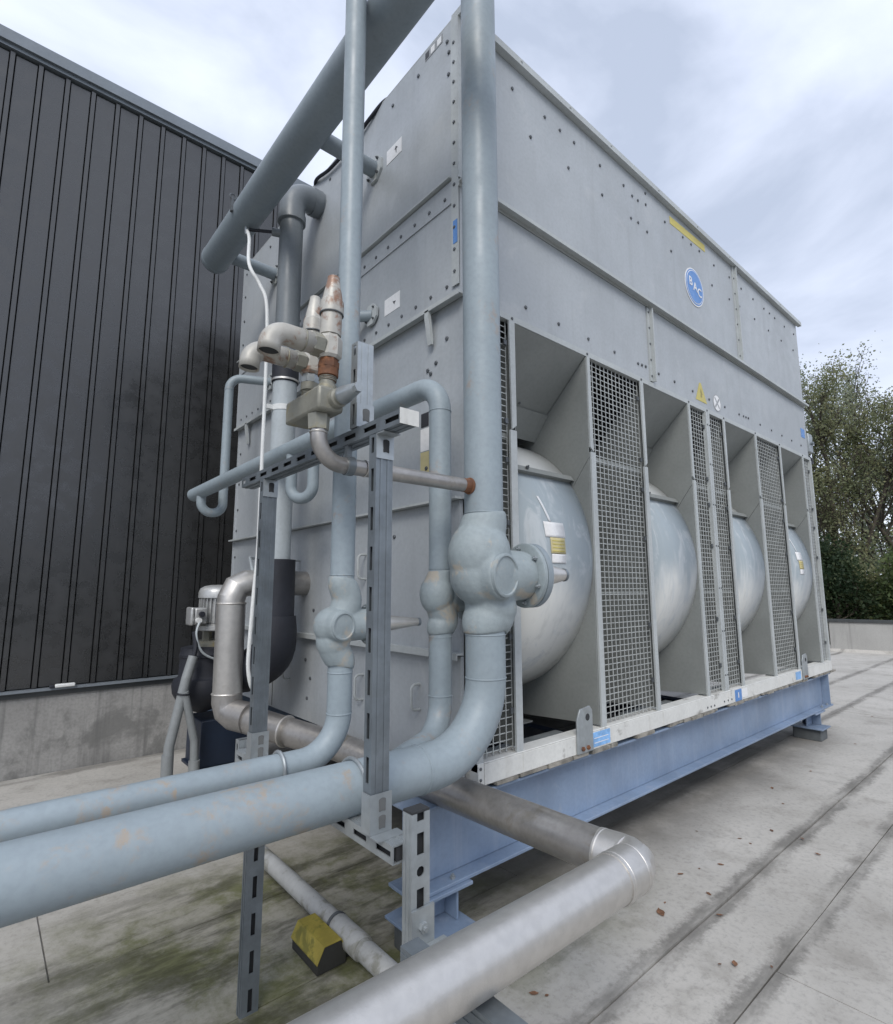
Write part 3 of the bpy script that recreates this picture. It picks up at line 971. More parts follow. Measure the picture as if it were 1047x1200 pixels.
plate('corner_label', 'sticker_blue', esq(.006, .040, 3.44, 3.575, -.006), EN)
d_ = plate('info_label', 'paper_white', esq(.298, .375, 2.36, 2.49, .038), EN)
plate('info_mark', 'print_black', esq(.303, .37, 2.50, 2.58, .038), EN)
plate('info_strip', 'sticker_pale_yellow', esq(.298, .375, 2.22, 2.355, .038), EN)
# paper labels stuck to the first and the last fan housing
def on_drum(x, z, off=.003):
    a = math.asin((z-drum_c[1])/drum_r)
    return Vector((x, drum_c[0]-(drum_r+off)*math.cos(a), drum_c[1]+(drum_r+off)*math.sin(a)))
def drum_label(name, m, x0, x1, z0, z1, parent, skew=.0, off=.003):
    bm = B(); n = 6; row = []
    for q in range(n+1):
        z = z0+(z1-z0)*q/n
        s = skew*(z-z0)
        row.append((bm.verts.new(on_drum(x0+s, z, off)), bm.verts.new(on_drum(x1+s, z, off))))
    for p, q in zip(row, row[1:]):
        bm.faces.new((p[0], p[1], q[1], q[0]))
    o = obj(name, bm, m, parent, 60)
    md = o.modifiers.new('solid', 'SOLIDIFY'); md.thickness = .0012; md.offset = 1
fans = [o for o in COL.objects if o.name.startswith('fan_housing')]
for fo, x in ((fans[0], .0), (fans[3], 4.255)):
    drum_label('paper_label', 'paper_white', .66+x, .845+x, 1.895, 1.985, fo)
    drum_label('yellow_label', 'sticker_pale_yellow', .700+x, .835+x, 1.800, 1.893, fo)
    for q in range(4):
        drum_label('label_line', 'sticker_yellow', .715+x, .82+x, 1.812+.02*q, 1.818+.02*q, fo, off=.0046)
    drum_label('paper_label', 'paper_white', .705+x, .835+x, 1.745, 1.797, fo)
    drum_label('white_mark', 'chalk', .715+x, .735+x, 1.987, 2.14, fo, -.32)

# junction box at the far end
t = thing('junction_box', 'small grey junction box fixed to the far upper corner of the cooler', 'junction box', (5.70, .06, 3.3))
bm = B(); box(bm, 5.6505, 5.79, -.02, .10, 3.22, 3.45); obj('box', bm, 'zinc', t, bev=.006)
bm = B(); tube(bm, smooth_pts([(5.73, .05, 3.22), (5.76, .0, 3.14), (5.72, .0, 3.08), (5.66, .04, 3.16)]), .014, 8); obj('cable', bm, 'rubber', t)
bm = B(); cyl(bm, (5.72, -.018, 3.33), (5.72, -.05, 3.33), .02, seg=12); obj('gland', bm, 'zinc_dark', t)

# ------------------------------------------------------------------ blue steel frame
def ibeam(label, yc, x0, x1, hw=.085):
    root = thing('steel_beam', label, 'beam', (x0, yc, .47), 'steel beams under the cooler')
    bm = B(); box(bm, x0, x1, yc-hw, yc+hw, .290, .306); box(bm, x0, x1, yc-hw, yc+hw, .633, .647); box(bm, x0, x1, yc-.006, yc+.006, .307, .6325)
    obj('profile', bm, 'blue_paint', root, bev=.003)
    for xx in (x0+.24, x1-.30, x1-.12):
        bolt((xx, yc-.055, .306), (0, 0, 1), .013, .011, root, 'zinc')
    for xx in (x1-.08,):
        bm = B(); box(bm, xx, xx+.01, yc-hw+.004, yc-.007, .307, .632); obj('stiffener', bm, 'blue_paint', root)
    return root
ibeam('front blue steel beam carrying the cooler, nearest the roof seams', .075, -.285, 5.63)
ibeam('rear blue steel beam under the back of the cooler', 3.12, -.25, 5.63)
def foot(x, y, label):
    root = thing('beam_foot', label, 'foot', (x, y, 0), 'feet under the steel beams')
    bm = B(); box(bm, x-.15, x+.15, y-.12, y+.12, .274, .2895); obj('top_plate', bm, 'blue_paint', root, bev=.003)
    bm = B(); box(bm, x-.09, x+.09, y-.006, y+.006, .139, .2735); box(bm, x+.076, x+.088, y-.09, y-.0065, .139, .2735); box(bm, x+.076, x+.088, y+.0065, y+.09, .139, .2735)
    # flared skirt
    obj('stem', bm, 'blue_paint', root, bev=.003)
    bm = B(); prism(bm, [(-.14, .122), (.14, .122), (.14, .134), (.075, .1385), (-.075, .1385), (-.14, .134)], 1, y-.16, y+.16)
    bmesh.ops.translate(bm, vec=(x, 0, 0), verts=bm.verts)
    obj('base_plate', bm, 'blue_paint', root, bev=.002)
    bm = B(); box(bm, x-.11, x+.11, y-.13, y+.13, .004, .1215); obj('rubber_pad', bm, 'pad_rubber', root, bev=.008)
foot(-.115, .09, 'blue steel foot under the near end of the front beam, beside the perforated strut')
foot(5.14, .10, 'blue steel foot under the far end of the front beam')
foot(.0, 3.12, 'blue steel foot under the rear beam near the pump')
foot(5.2, 3.12, 'blue steel foot under the far end of the rear beam')
for x in (1.5, 3.3):
    o = thing('cross_beam', 'blue cross beam under the cooler, ' + ('nearer the pipes' if x < 2 else 'nearer the far end'), 'beam', (x, 1.6, .4), 'cross beams under the cooler')
    bm = B(); box(bm, x-.05, x+.05, .165, 3.03, .33, .34); box(bm, x-.05, x+.05, .165, 3.03, .56, .57); box(bm, x-.004, x+.004, .165, 3.03, .3405, .5595); obj('profile', bm, 'navy_paint', o)

# ------------------------------------------------------------------ strut channels
def strut(label, p0, p1, sd=None, wx=.068, wy=.043, slots='long', m='zinc_dark', group='slotted strut channels', cap=False):
    """hollow channel from p0 to p1; its slotted face looks to direction sd"""
    p0, p1 = Vector(p0), Vector(p1)
    ln = (p1-p0).length
    zx = (p1-p0).normalized()
    sdv = Vector(sd).normalized()
    yv = zx.cross(sdv).normalized()
    # local: x = slotted-face normal, y = across, z = along ; depth along x is a, width along y is b
    M = Matrix((sdv, yv, zx)).transposed().to_4x4(); M.translation = p0
    if abs(sdv.x) > .5: a, w = wx/2, wy/2
    else: a, w = wy/2, wx/2
    if abs(zx.z) < .5:
        a, w = wx/2, wy/2+.004
    root = thing('strut_channel', label, 'strut', p0, group)
    t = .004
    bm = B()
    box(bm, -a, a-t-.0001, -w, -w+t, 0, ln, M); box(bm, -a, a-t-.0001, w-t, w, 0, ln, M); box(bm, -a, -a+t, -w+t+.0002, w-t-.0002, 0, ln, M)
    for yy in (-.3, 0, .3):   # rolled ribs on the two plain sides
        pass
    for s in (1, -1):
        for xx in (-a*.45, a*.35):
            y0, y1 = (w, w+.0022) if s > 0 else (-w-.0022, -w)
            box(bm, xx-.005, xx+.005, y0, y1, .002, ln-.002, M)
    obj('channel', bm, m, root, 0)
    # slotted face: two rails and the bridges between the slots
    bm = B()
    sw = .0085 if slots == 'long' else .0135
    box(bm, a-t, a, -w, -sw, 0, ln, M); box(bm, a-t, a, sw, w, 0, ln, M)
    z = .012
    box(bm, a-t, a, -sw+.0001, sw-.0001, 0, z, M)
    alt = 0
    while z < ln-.03:
        sl = .078 if slots == 'long' else (.027 if alt % 2 == 0 else .060)
        br = .054 if slots == 'long' else .032
        z1 = min(z+sl, ln-.01)
        if slots != 'long' and alt % 2 == 0:
            # round hole: fill the corners
            for q in range(4):
                cz = z if q < 2 else z1
                cy = -sw if q % 2 == 0 else sw
                dz, dy = (1 if q < 2 else -1)*.008, (1 if q % 2 == 0 else -1)*.008
                prism_pts = [(cy, cz), (cy+dy, cz), (cy, cz+dz)]
                vs0 = [bm.verts.new(M @ Vector((a-t, p[0], p[1]))) for p in prism_pts]; vs1 = [bm.verts.new(M @ Vector((a-.0002, p[0], p[1]))) for p in prism_pts]
                bm.faces.new(vs0); bm.faces.new(vs1)
        z2 = min(z1+br, ln)
        box(bm, a-t, a, -sw+.0001, sw-.0001, z1, z2, M)
        z = z2; alt += 1
    obj('slotted_face', bm, m, root, 0)
    bm = B(); box(bm, -a+t+.0005, a-t-.012, -w+t+.001, w-t-.001, .004, ln-.006, M)
    obj('dark_fill', bm, 'slot_dark', root, 0)  # solid dark block standing for the shade inside the hollow channel
    if cap:
        bm = B(); box(bm, -a-.0015, a+.0015, -w-.003, w+.003, ln+.0002, ln+.004, M); obj('end_cap', bm, cap, root, 0)
    return root

def oblong(c, hw, hh, m, parent, d=-1):
    bm = B(); x, y, z = c
    pts = []
    for k in range(20):
        a = 2*PI*k/20
        rr = 1 + .06*math.sin(5*a)
        pts.append((x+hw*rr*max(-.8, min(.8, math.cos(a)*1.15)), z+hh*rr*max(-.85, min(.85, math.sin(a)*1.2))))
    prism(bm, pts, 1, y-.0014, y)
    return obj('connector_slot', bm, m, parent, 0)

def foot_bracket(root, c, fx, fy, fz, z0):
    """U-shaped channel connector at the base of a post"""
    bm = B()
    x, y = c
    box(bm, x-.040, x+.040, y-.030, y-.0265, z0, z0+.115)
    box(bm, x-.040, x-.0365, y-.0262, y+.020, z0, z0+.115)
    box(bm, x-.040, x+.060, y-.075, y-.0305, z0-.004, z0-.0002)
    obj('post_connector', bm, 'zinc', root, 0)
    for q in range(2):
        oblong((x+.004, y-.0302, z0+.032+.050*q), .015, .022, 'cavity', root)

ZT = 2.125   # underside of the horizontal channel
s1 = strut('long horizontal slotted channel on top of the two posts, below the relief valves', (-.78, -.615, 2.148), (-.78, .765, 2.135), (-1, 0, 0), .066, .040)
bm = B(); box(bm, -.818, -.742, -.6175, -.6155, 2.122, 2.174); obj('end_cap', bm, 'rail', s1, 0, label='pale worn end cap')
p1 = strut('front upright slotted channel beside the vertical pipes, in front of the thick blue pipe', (-.78, -.455, .856), (-.78, -.455, 2.120), (-1, 0, 0))
foot_bracket(p1, (-.78, -.455), 0, 0, 0, .8565)
bm = B(); box(bm, -.815, -.745, -.4815, -.4780, 2.035, 2.1195); box(bm, -.815, -.745, -.52, -.4818, 2.1165, 2.1198); obj('head_connector', bm, 'zinc', p1, 0)
oblong((-.777, -.4816, 2.08), .015, .026, 'slot_dark', p1)
p2 = strut('rear upright slotted channel nearer the pump and the dark wall', (-.78, .50, .856), (-.78, .50, 2.112), (-1, 0, 0))
foot_bracket(p2, (-.78, .50), 0, 0, 0, .8565)
bm = B(); box(bm, -.815, -.745, .4735, .477, 2.03, 2.1115); obj('head_connector', bm, 'zinc', p2, 0)
oblong((-.777, .4734, 2.075), .015, .026, 'slot_dark', p2)
p3 = strut('short slotted channel standing on top of the horizontal channel beside the relief valves', (-.78, -.322, 2.1735), (-.78, -.322, 2.498), (-1, 0, 0), m='zinc')
bm = B(); box(bm, -.816, -.744, -.350, -.3465, 2.175, 2.262); obj('foot_connector', bm, 'zinc', p3, 0)
oblong((-.777, -.3502, 2.222), .017, .027, 'cavity', p3)
strut('low horizontal channel under the thick blue pipe, carrying the posts', (-.765, -.575, .826), (-.765, .700, .826), (-1, 0, 0), .066, .044, m='zinc')
p4 = strut('perforated upright channel with round and long holes, in front of the blue beam end', (-.735, -.605, .004), (-.735, -.605, .945), (0, -1, 0), slots='mixed', m='zinc')
bm = B(); box(bm, -.768, -.702, -.627, -.583, .9455, .952); obj('top_cap', bm, 'slot_dark', p4, 0)
# angle bracket bolted on its face
bm = B(); box(bm, -.772, -.690, -.635, -.6275, .585, .690); box(bm, -.772, -.655, -.735, -.6355, .585, .592)
obj('angle_bracket', bm, 'zinc', p4, 0)
bolt((-.733, -.635, .640), (0, -1, 0), .015, .011, p4, 'zinc')
bm = B(); box(bm, -.745, -.695, -.705, -.680, .5922, .5932); obj('bracket_slot', bm, 'slot_dark', p4, 0)
strut('dark upright channel standing on the roof under the thick blue pipe, beside the yellow block', (-.865, .275, .004), (-.865, .275, .800), (0, -1, 0), m='zinc_dark')
strut('stub of channel at the end of the low channel, beside the rear post', (-.748, .735, .780), (-.748, .735, .887), (-1, 0, 0), m='zinc')
sb = strut('channel bracket under the near end of the stainless pipe', (-.800, -1.062, .607), (-.800, -.66, .607), (0, 0, -1), .066, .052, m='zinc_dark')
bm = B(); box(bm, -.826, -.774, -1.0626, -1.0616, .588, .626); obj('open_end', bm, 'slot_dark', sb, 0)
strut('upright channel standing under the stainless pipe bracket', (-.800, -.93, .004), (-.800, -.93, .578), (-1, 0, 0), m='zinc_dark')

# ------------------------------------------------------------------ painted pipes with valves
def seam(p, d, r, parent, m='pipe_paint', w=.0035):
    bm = B(); torus(bm, p, d, r, w, 32, 6)
    return obj('weld_seam', bm, m, parent, 60)

def globe_valve(c, r, top, bot, blobs, lobe, bdir, parent, cone=True, cone_len=.24, cast='cast_paint', boss=0.0, f_off=None):
    """cast valve body: blobs and lobe are offsets from c plus radii; bdir is where the bonnet points"""
    c = Vector(c); bd = Vector(bdir).normalized()
    bm = B()
    lb = c+Vector(lobe[:3])
    for q in blobs:
        ball(bm, c+Vector(q[:3]), q[3], 1, 1, q[4])
    ball(bm, lb, lobe[3])
    chain = sorted([c+Vector(q[:3]) for q in blobs], key=lambda v: -v.z)
    pts = [Vector((c.x, c.y, top)), Vector((c.x, c.y, top-r*.5))] + chain + [Vector((c.x, c.y, bot+r*.5)), Vector((c.x, c.y, bot))]
    tube(bm, smooth_pts(pts, 6), lambda s: r*(1.05+.22*math.sin(PI*s)), 24)
    fl = f_off if f_off else lobe[3]*1.25
    cyl(bm, lb-bd*lobe[3]*.3, lb+bd*fl, lobe[3]*.95, lobe[3]*.84, 28)
    if boss:
        d = Vector((.14, -1, .0)).normalized()
        cyl(bm, lb, lb+d*(lobe[3]*.99), boss*1.22, boss*1.06, 28)
    vb = obj('valve_body', bm, cast, parent, 0)
    vb.data.polygons.foreach_set('use_smooth', [True]*len(vb.data.polygons))
    md = vb.modifiers.new('union', 'REMESH'); md.mode = 'VOXEL'; md.voxel_size = r*.07; md.use_smooth_shade = True
    md = vb.modifiers.new('smooth', 'SMOOTH'); md.factor = .6; md.iterations = 9
    if boss:
        bm = B()
        q = lb + d*(lobe[3]*.975)
        lathe(bm, q, d, [(0, boss*1.0), (boss*.14, boss*.98), (boss*.17, boss*.93), (boss*.17, boss*.86), (boss*.11, boss*.82), (boss*.11, boss*.5), (boss*.12, boss*.46)], 32)
        obj('boss', bm, cast, vb, 50)
    f0 = lb + bd*(fl-.004)
    bm = B(); fr = r*1.70
    lathe(bm, f0, bd, [(0, fr*.96), (.004, fr), (.022, fr), (.025, fr*.97)], 36)
    bf = obj('bonnet_flange', bm, 'cast_paint', parent, 40)
    bm = B(); lathe(bm, f0+bd*.0285, bd, [(0, fr*.98), (.003, fr), (.028, fr), (.034, fr*.90)], 36)
    obj('bonnet_cover', bm, 'pipe_paint_shaded', parent, 40)
    u, w = frame(bd)
    for k in range(6):
        a = 2*PI*k/6+.4
        bolt(f0-bd*.002+(u*math.cos(a)+w*math.sin(a))*fr*.84, -bd, r*.12, r*.13, bf, 'zinc')
    if cone:
        g = f0+bd*.063
        bm = B(); lathe(bm, g, bd, [(0, r*.72), (.02, r*.72), (cone_len*.9, r*.34), (cone_len, r*.30)], 28)
        obj('stem_cap', bm, 'stainless', parent, 40)
        bm = B(); lathe(bm, g+bd*(cone_len*.93), bd, [(0, r*.36), (.012, r*.36)], 20); obj('cap_end', bm, 'zinc_dark', parent, 40)
    return vb

# P1 thick pipe
P1 = thing('thick_pipe', 'thickest pale blue pipe, rising at the cooler corner and bending left along the bottom', 'pipe', (-.107, -.27, 1.6), 'pale blue painted pipes')
bm = B(); tube(bm, [(-.107, -.27, 1.925), (-.107, -.27, 6.6)], .0865, 32); obj('riser', bm, 'pipe_paint', P1)
globe_valve((-.107, -.27, 1.68), .0865, 1.935, 1.415, [(-.030, 0, .060, .140, 1.18), (.036, 0, -.165, .116, .85)], (-.030, -.002, -.026, .132), (1, -.16, .02), P1, boss=.094, f_off=.243, cone_len=.20)
bm = B(); tube(bm, fillet([(-.107, -.27, 1.43), (-.107, -.27, .926), (-.80, -.27, .926)], .30, 14), .0865, 32); obj('elbow', bm, 'pipe_paint', P1)
bm = B(); tube(bm, [(-.79, -.27, .926), (-7.5, -.27, .932)], .0872, 32); obj('run', bm, 'pipe_paint_stained', P1)
for z in (1.93, 1.89, 1.435, 1.405, 1.225):
    seam((-.107, -.27, z), (0, 0, 1), .0865, P1)
seam((-.47, -.27, .926), (1, 0, 0), .0865, P1)
# P2
x2, y2, z2 = -.672, -.025, .965
P2 = thing('thin_pipe', 'thinner pale blue pipe with a valve, left of the thick one, bending left', 'pipe', (x2, y2, 1.4), 'pale blue painted pipes')
bm = B(); tube(bm, [(x2, y2, 1.63), (x2, y2, 6.6)], .0485, 24); obj('riser', bm, 'pipe_paint', P2)
globe_valve((x2, y2, 1.455), .0485, 1.645, 1.295, [(.022, 0, .088, .056, 1.1), (-.034, 0, -.055, .068, 1.15)], (-.044, -.004, .002, .073), (1, -.08, .0), P2, cone_len=.20, boss=.055, f_off=.155)
bm = B(); tube(bm, fillet([(x2, y2, 1.31), (x2, y2, z2), (x2-.6, y2, z2)], .16, 12), .0485, 24); obj('elbow', bm, 'pipe_paint', P2)
bm = B(); tube(bm, [(x2-.59, y2, z2), (-7.5, y2, z2+.02)], .0488, 24); obj('run', bm, 'pipe_paint_stained', P2)
for z in (1.655, 1.632, 1.30, 1.275, 1.12):
    seam((x2, y2, z), (0, 0, 1), .0485, P2, w=.0028)
# P3
x3, y3 = -.18, -.055
P3 = thing('drain_line_pipe', 'pale blue pipe with an upper bend running back below the relief valves', 'pipe', (x3, y3, 1.4), 'pale blue painted pipes')
bm = B(); tube(bm, fillet([(x3, y3, 1.66), (x3, y3, 2.588), (-.276, .7746, 2.531), (-.502, 2.735, 2.370)], [.13, 0], 12), .0525, 24); obj('upper_run', bm, 'pipe_paint', P3)
seam((x3, y3, 2.44), (0, 0, 1), .0525, P3, w=.003)
globe_valve((x3, y3, 1.565), .0525, 1.685, 1.40, [(-.020, 0, .010, .080, 1.2), (.022, 0, -.10, .066, .9)], (.045, -.01, -.025, .055), (1, -.15, .0), P3, cone=False, f_off=.085)
bm = B(); tube(bm, fillet([(x3, y3, 1.41), (x3, y3, .965), (-.50, -.20, .945)], .15, 10), .0525, 24); obj('lower_elbow', bm, 'pipe_paint', P3)
for z in (1.69, 1.67, 1.405, 1.385, 1.13):
    seam((x3, y3, z), (0, 0, 1), .0525, P3, w=.0028)
# traps between the cooler and the drain line
def trap(nozzle, leg, bottom, drain, label, rr):
    root = thing('trap_pipe', label, 'pipe', nozzle, 'pale blue trap pipes')
    n, l_, d = Vector(nozzle), Vector(leg), Vector(drain)
    bm = B()
    pts = fillet([n, (l_.x, l_.y, n.z), (l_.x, l_.y, bottom), (d.x, d.y, bottom), (d.x, d.y, d.z-.02)], [.10, rr, rr], 12)
    tube(bm, pts, .036, 20)
    obj('bent_tube', bm, 'pipe_paint', root)
    seam((l_.x, l_.y, n.z-.11), (0, 0, 1), .036, root, w=.003)
    bm = B(); lathe(bm, (n.x-.004, n.y, n.z), (-1, 0, 0), [(0, .075), (.016, .075)], 8, True, PI/8); fl = obj('wall_flange', bm, 'casing_edge', root, 30)
    for k in range(4):
        a = PI/4+PI/2*k
        bolt((n.x-.02, n.y+.055*math.cos(a), n.z+.055*math.sin(a)), (-1, 0, 0), .008, .007, fl)
    return root
trap((0, 2.45, 3.39), (-.315, 2.58), 2.215, (-.484, 2.583, 2.382), 'U-bent trap pipe hanging at the far left end of the drain line', .082)
trap((0, .84, 3.356), (-.252, 1.10), 2.165, (-.330, 1.247, 2.493), 'U-bent trap pipe hanging behind the horizontal channel, below the relief valves', .08)

# fat header pipe up high
H = thing('header_pipe', 'fat grey blue header pipe slanting across the top, above the valves', 'pipe', (-.5, 1.5, 4.39))
bm = B(); tube(bm, [(-.5, 2.56, 4.385), (-.5, -2.2, 4.41)], .112, 32, True); obj('body', bm, 'pipe_paint_shaded', H)
bm = B(); lathe(bm, (-.5, 2.56, 4.385), (0, 1, 0), [(0, .112), (.02, .108), (.032, .09), (.036, .0)], 32); obj('end_cap', bm, 'pipe_paint_shaded', H, 60)
seam((-.5, 2.53, 4.385), (0, 1, 0), .112, H, 'pipe_paint_shaded')
for y, z in ((.84, 4.402), (2.45, 4.40)):
    bm = B(); tube(bm, [(-.40, y, z), (-.004, y, z)], .052, 24); obj('stub', bm, 'pipe_paint_shaded', H)
    bm = B(); lathe(bm, (-.016, y, z), (1, 0, 0), [(0, .098), (.0155, .098)], 8, True, PI/8); fl = obj('wall_flange', bm, 'casing_edge', H, 30)
    for k in range(4):
        a = PI/4+PI/2*k
        bolt((-.0165, y+.074*math.cos(a), z+.074*math.sin(a)), (-1, 0, 0), .010, .010, fl)
bm = B(); box(bm, -.625, -.611, 1.80, 1.83, 4.36, 4.47); torus(bm, (-.612, 1.815, 4.48), (0, 1, 0), .022, .006, 16, 6); obj('pipe_clip', bm, 'bolt', H)
# sample valve and white tube
t = thing('white_tube', 'thin white plastic tube running down from the header pipe to the pump', 'tube', (-.55, 1.3, 2.5))
bm = B(); tube(bm, smooth_pts([(-.50, 1.81, 4.26), (-.57, 1.55, 4.02), (-.655, 1.28, 3.66), (-.60, 1.23, 3.52), (-.560, 1.20, 3.38), (-.546, 1.2, 3.0), (-.544, 1.2, 2.4), (-.543, 1.2, 1.85), (-.555, 1.2, 1.6), (-.567, 1.2, 1.30), (-.569, 1.2, 1.165), (-.553, 1.2, 1.07), (-.52, 1.22, 1.02), (-.45, 1.3, 1.00), (-.40, 1.36, .95), (-.38, 1.40, .86)], 8), .0115, 10)
obj('hose', bm, 'white_plastic', t)
bm = B(); cyl(bm, (-.50, 1.81, 4.285), (-.50, 1.80, 4.215), .022, .017, 12); obj('hose_fitting', bm, 'zinc', t)
t = thing('sample_valve', 'small black sample tube linking the header pipe to the dark plastic pipe', 'valve', (-.4, 1.75, 4.26))
bm = B(); tube(bm, [(-.49, 1.80, 4.262), (-.34, 1.66, 4.235)], .012, 10); obj('tube', bm, 'rubber', t)
bm = B(); cyl(bm, (-.36, 1.675, 4.238), (-.29, 1.64, 4.232), .030, seg=14); obj('fitting', bm, 'pvc_dark', t)

# ------------------------------------------------------------------ plastic pump discharge pipe
x4, y4 = -.232, 1.63
P4 = thing('plastic_pipe', 'dark and light grey plastic pipe with black sleeves, rising from the pump', 'pipe', (x4, y4, 2.5))
bm = B(); tube(bm, fillet([(.012, y4, 4.60), (x4, y4, 4.60), (x4, y4, 4.38)], .13, 12), .096, 28); obj('top_elbow', bm, 'pvc_dark', P4)
for p, d in (((x4, y4, 4.395), (0, 0, -1)), ((-.075, y4, 4.60), (1, 0, 0))):
    bm = B(); lathe(bm, p, d, [(0, .103), (.055, .103), (.058, .09)], 28); obj('elbow_socket', bm, 'pvc_dark', P4)
bm = B(); tube(bm, [(x4, y4, 4.39), (x4, y4, 3.20)], .086, 28); obj('upper_pipe', bm, 'pvc_dark', P4)
bm = B(); lathe(bm, (x4, y4, 3.07), (0, 0, 1), [(0, .088), (.004, .094), (.14, .094), (.144, .088)], 28); cp = obj('rubber_coupling', bm, 'rubber', P4)
for z in (3.085, 3.205):
    bm = B(); lathe(bm, (x4, y4, z-.007), (0, 0, 1), [(0, .0965), (.014, .0965)], 28); obj('hose_clamp', bm, 'stainless', cp)
bm = B(); tube(bm, [(x4, y4, 3.07), (x4, y4, 1.79)], .084, 28); obj('lower_pipe', bm, 'pvc_light', P4)
bm = B(); lathe(bm, (x4, y4, 2.855), (0, 0, 1), [(0, .088), (.04, .088)], 28); box(bm, x4-.13, x4-.085, y4-.015, y4+.015, 2.86, 2.89); obj('pipe_clamp', bm, 'white_plastic', P4)
bm = B(); lathe(bm, (x4+.012, y4, 1.40), (0, 0, 1), [(0, .112), (.40, .108), (.402, .086)], 28); obj('insulation', bm, 'rubber', P4, label='black foam insulation sleeve')
bm = B(); tube(bm, smooth_pts([(x4+.012, y4, 1.42), (x4+.0, y4+.02, 1.18), (x4-.07, y4+.20, 1.05), (x4-.14, y4+.45, 1.0)], 6), lambda s: .125+.02*math.sin(s*PI), 24); obj('insulated_bend', bm, 'rubber', P4)

# ------------------------------------------------------------------ stainless pipes
SS = thing('stainless_pipe', 'bright stainless pipe in the foreground with a mitred corner, coming from under the blue pipes', 'pipe', (-.1, -.9, .74))
ys, zs, rs = -.940, .718, .0700
xs = -.108
bm = B(); tube(bm, [(xs-.115, ys, zs), (-3.4, ys, zs+.03)], rs, 40); obj('near_run', bm, 'stainless', SS)
bm = B(); tube(bm, fillet([(xs-.13, ys, zs), (xs+.012, ys, zs), (xs+.012, ys+.06, zs), (xs, ys+.13, zs)], [.032, .0], 2), rs+.003, 40); obj('mitred_corner', bm, 'stainless', SS, 20)
bm = B(); tube(bm, [(xs, ys+.125, zs), (xs, .95, zs-.03), (-.455, 1.70, .79)], lambda s: rs+.018*max(0, min(1, (s-.35)*3)), 40); obj('rear_run', bm, 'stainless_dull', SS)
for p, d in (((xs-.112, ys, zs), (1, 0, 0)), ((xs-.03, ys, zs), (1, -.05, 0)), ((xs, ys+.118, zs), (0, 1, 0)), ((xs, ys+.04, zs), (0, 1, 0)), ((-.285, 1.28, .742), (-.4, .9, .05))):
    q_ = rs+.019 if p[1] > 1 else rs
    bm = B(); lathe(bm, Vector(p)-Vector(d).normalized()*.006, d, [(0, q_+.001), (.003, q_+.0042), (.010, q_+.0042), (.013, q_+.001)], 40); obj('bead_seam', bm, 'stainless', SS)
S2 = thing('suction_pipe', 'stainless suction pipe with segmented bends between the pump and the cooler end', 'pipe', (-.48, 1.755, 1.2))
bm = B(); tube(bm, [(.045, 1.755, 1.64), (-.37, 1.755, 1.64)], .088, 32); obj('wall_stub', bm, 'stainless_dull', S2)
bm = B(); tube(bm, fillet([(-.36, 1.755, 1.64), (-.49, 1.755, 1.64), (-.49, 1.755, 1.50)], .10, 2), .090, 32); obj('upper_bend', bm, 'stainless', S2, 15)
bm = B(); tube(bm, [(-.49, 1.755, 1.51), (-.485, 1.755, .92)], .092, 32); obj('upright', bm, 'stainless', S2)
bm = B(); tube(bm, fillet([(-.485, 1.755, .93), (-.485, 1.755, .80), (-.40, 1.57, .785)], .08, 2), .095, 32); obj('lower_bend', bm, 'stainless_dull', S2, 15)
for z in (1.505, .925):
    bm = B(); lathe(bm, (-.488, 1.755, z-.006), (0, 0, 1), [(0, .0935), (.006, .098), (.012, .0935)], 32); obj('bead_seam', bm, 'stainless', S2)

# ------------------------------------------------------------------ relief valves and their block
G = 'pressure relief valves on the block'
blk = thing('valve_block', 'grey and yellowish square valve block below the relief valves, with a stem cap', 'valve', (-.92, -.25, 2.28))
bm = B(); box(bm, -.957, -.858, -.330, -.060, 2.216, 2.303); obj('block', bm, 'valve_body_grey', blk, bev=.010)
bm = B(); lathe(bm, (-.890, -.262, 2.300), (0, 0, 1), [(0, .036), (.030, .034), (.034, .028), (.052, .028)], 24); obj('upper_neck', bm, 'valve_body_grey', blk)
bm = B(); lathe(bm, (-.888, -.328, 2.262), (.05, -1, .02), [(0, .036), (.022, .034), (.026, .027), (.05, .027)], 24); obj('stem_neck', bm, 'valve_body_grey', blk)
bm = B(); lathe(bm, (-.886, -.365, 2.264), (.12, -1, .10), [(0, .030), (.004, .032), (.014, .0315), (.078, .020), (.081, .0195)], 24)
lathe(bm, (-.8765, -.444, 2.272), (.12, -1, .10), [(0, .0185), (.016, .0185)], 6); obj('stem_cap', bm, 'zinc', blk)
bm = B(); lathe(bm, (-.918, -.262, 2.160), (0, 0, 1), [(0, .037), (.055, .040)], 6, True, .3); obj('hex_nut', bm, 'valve_body_grey', blk, 20)

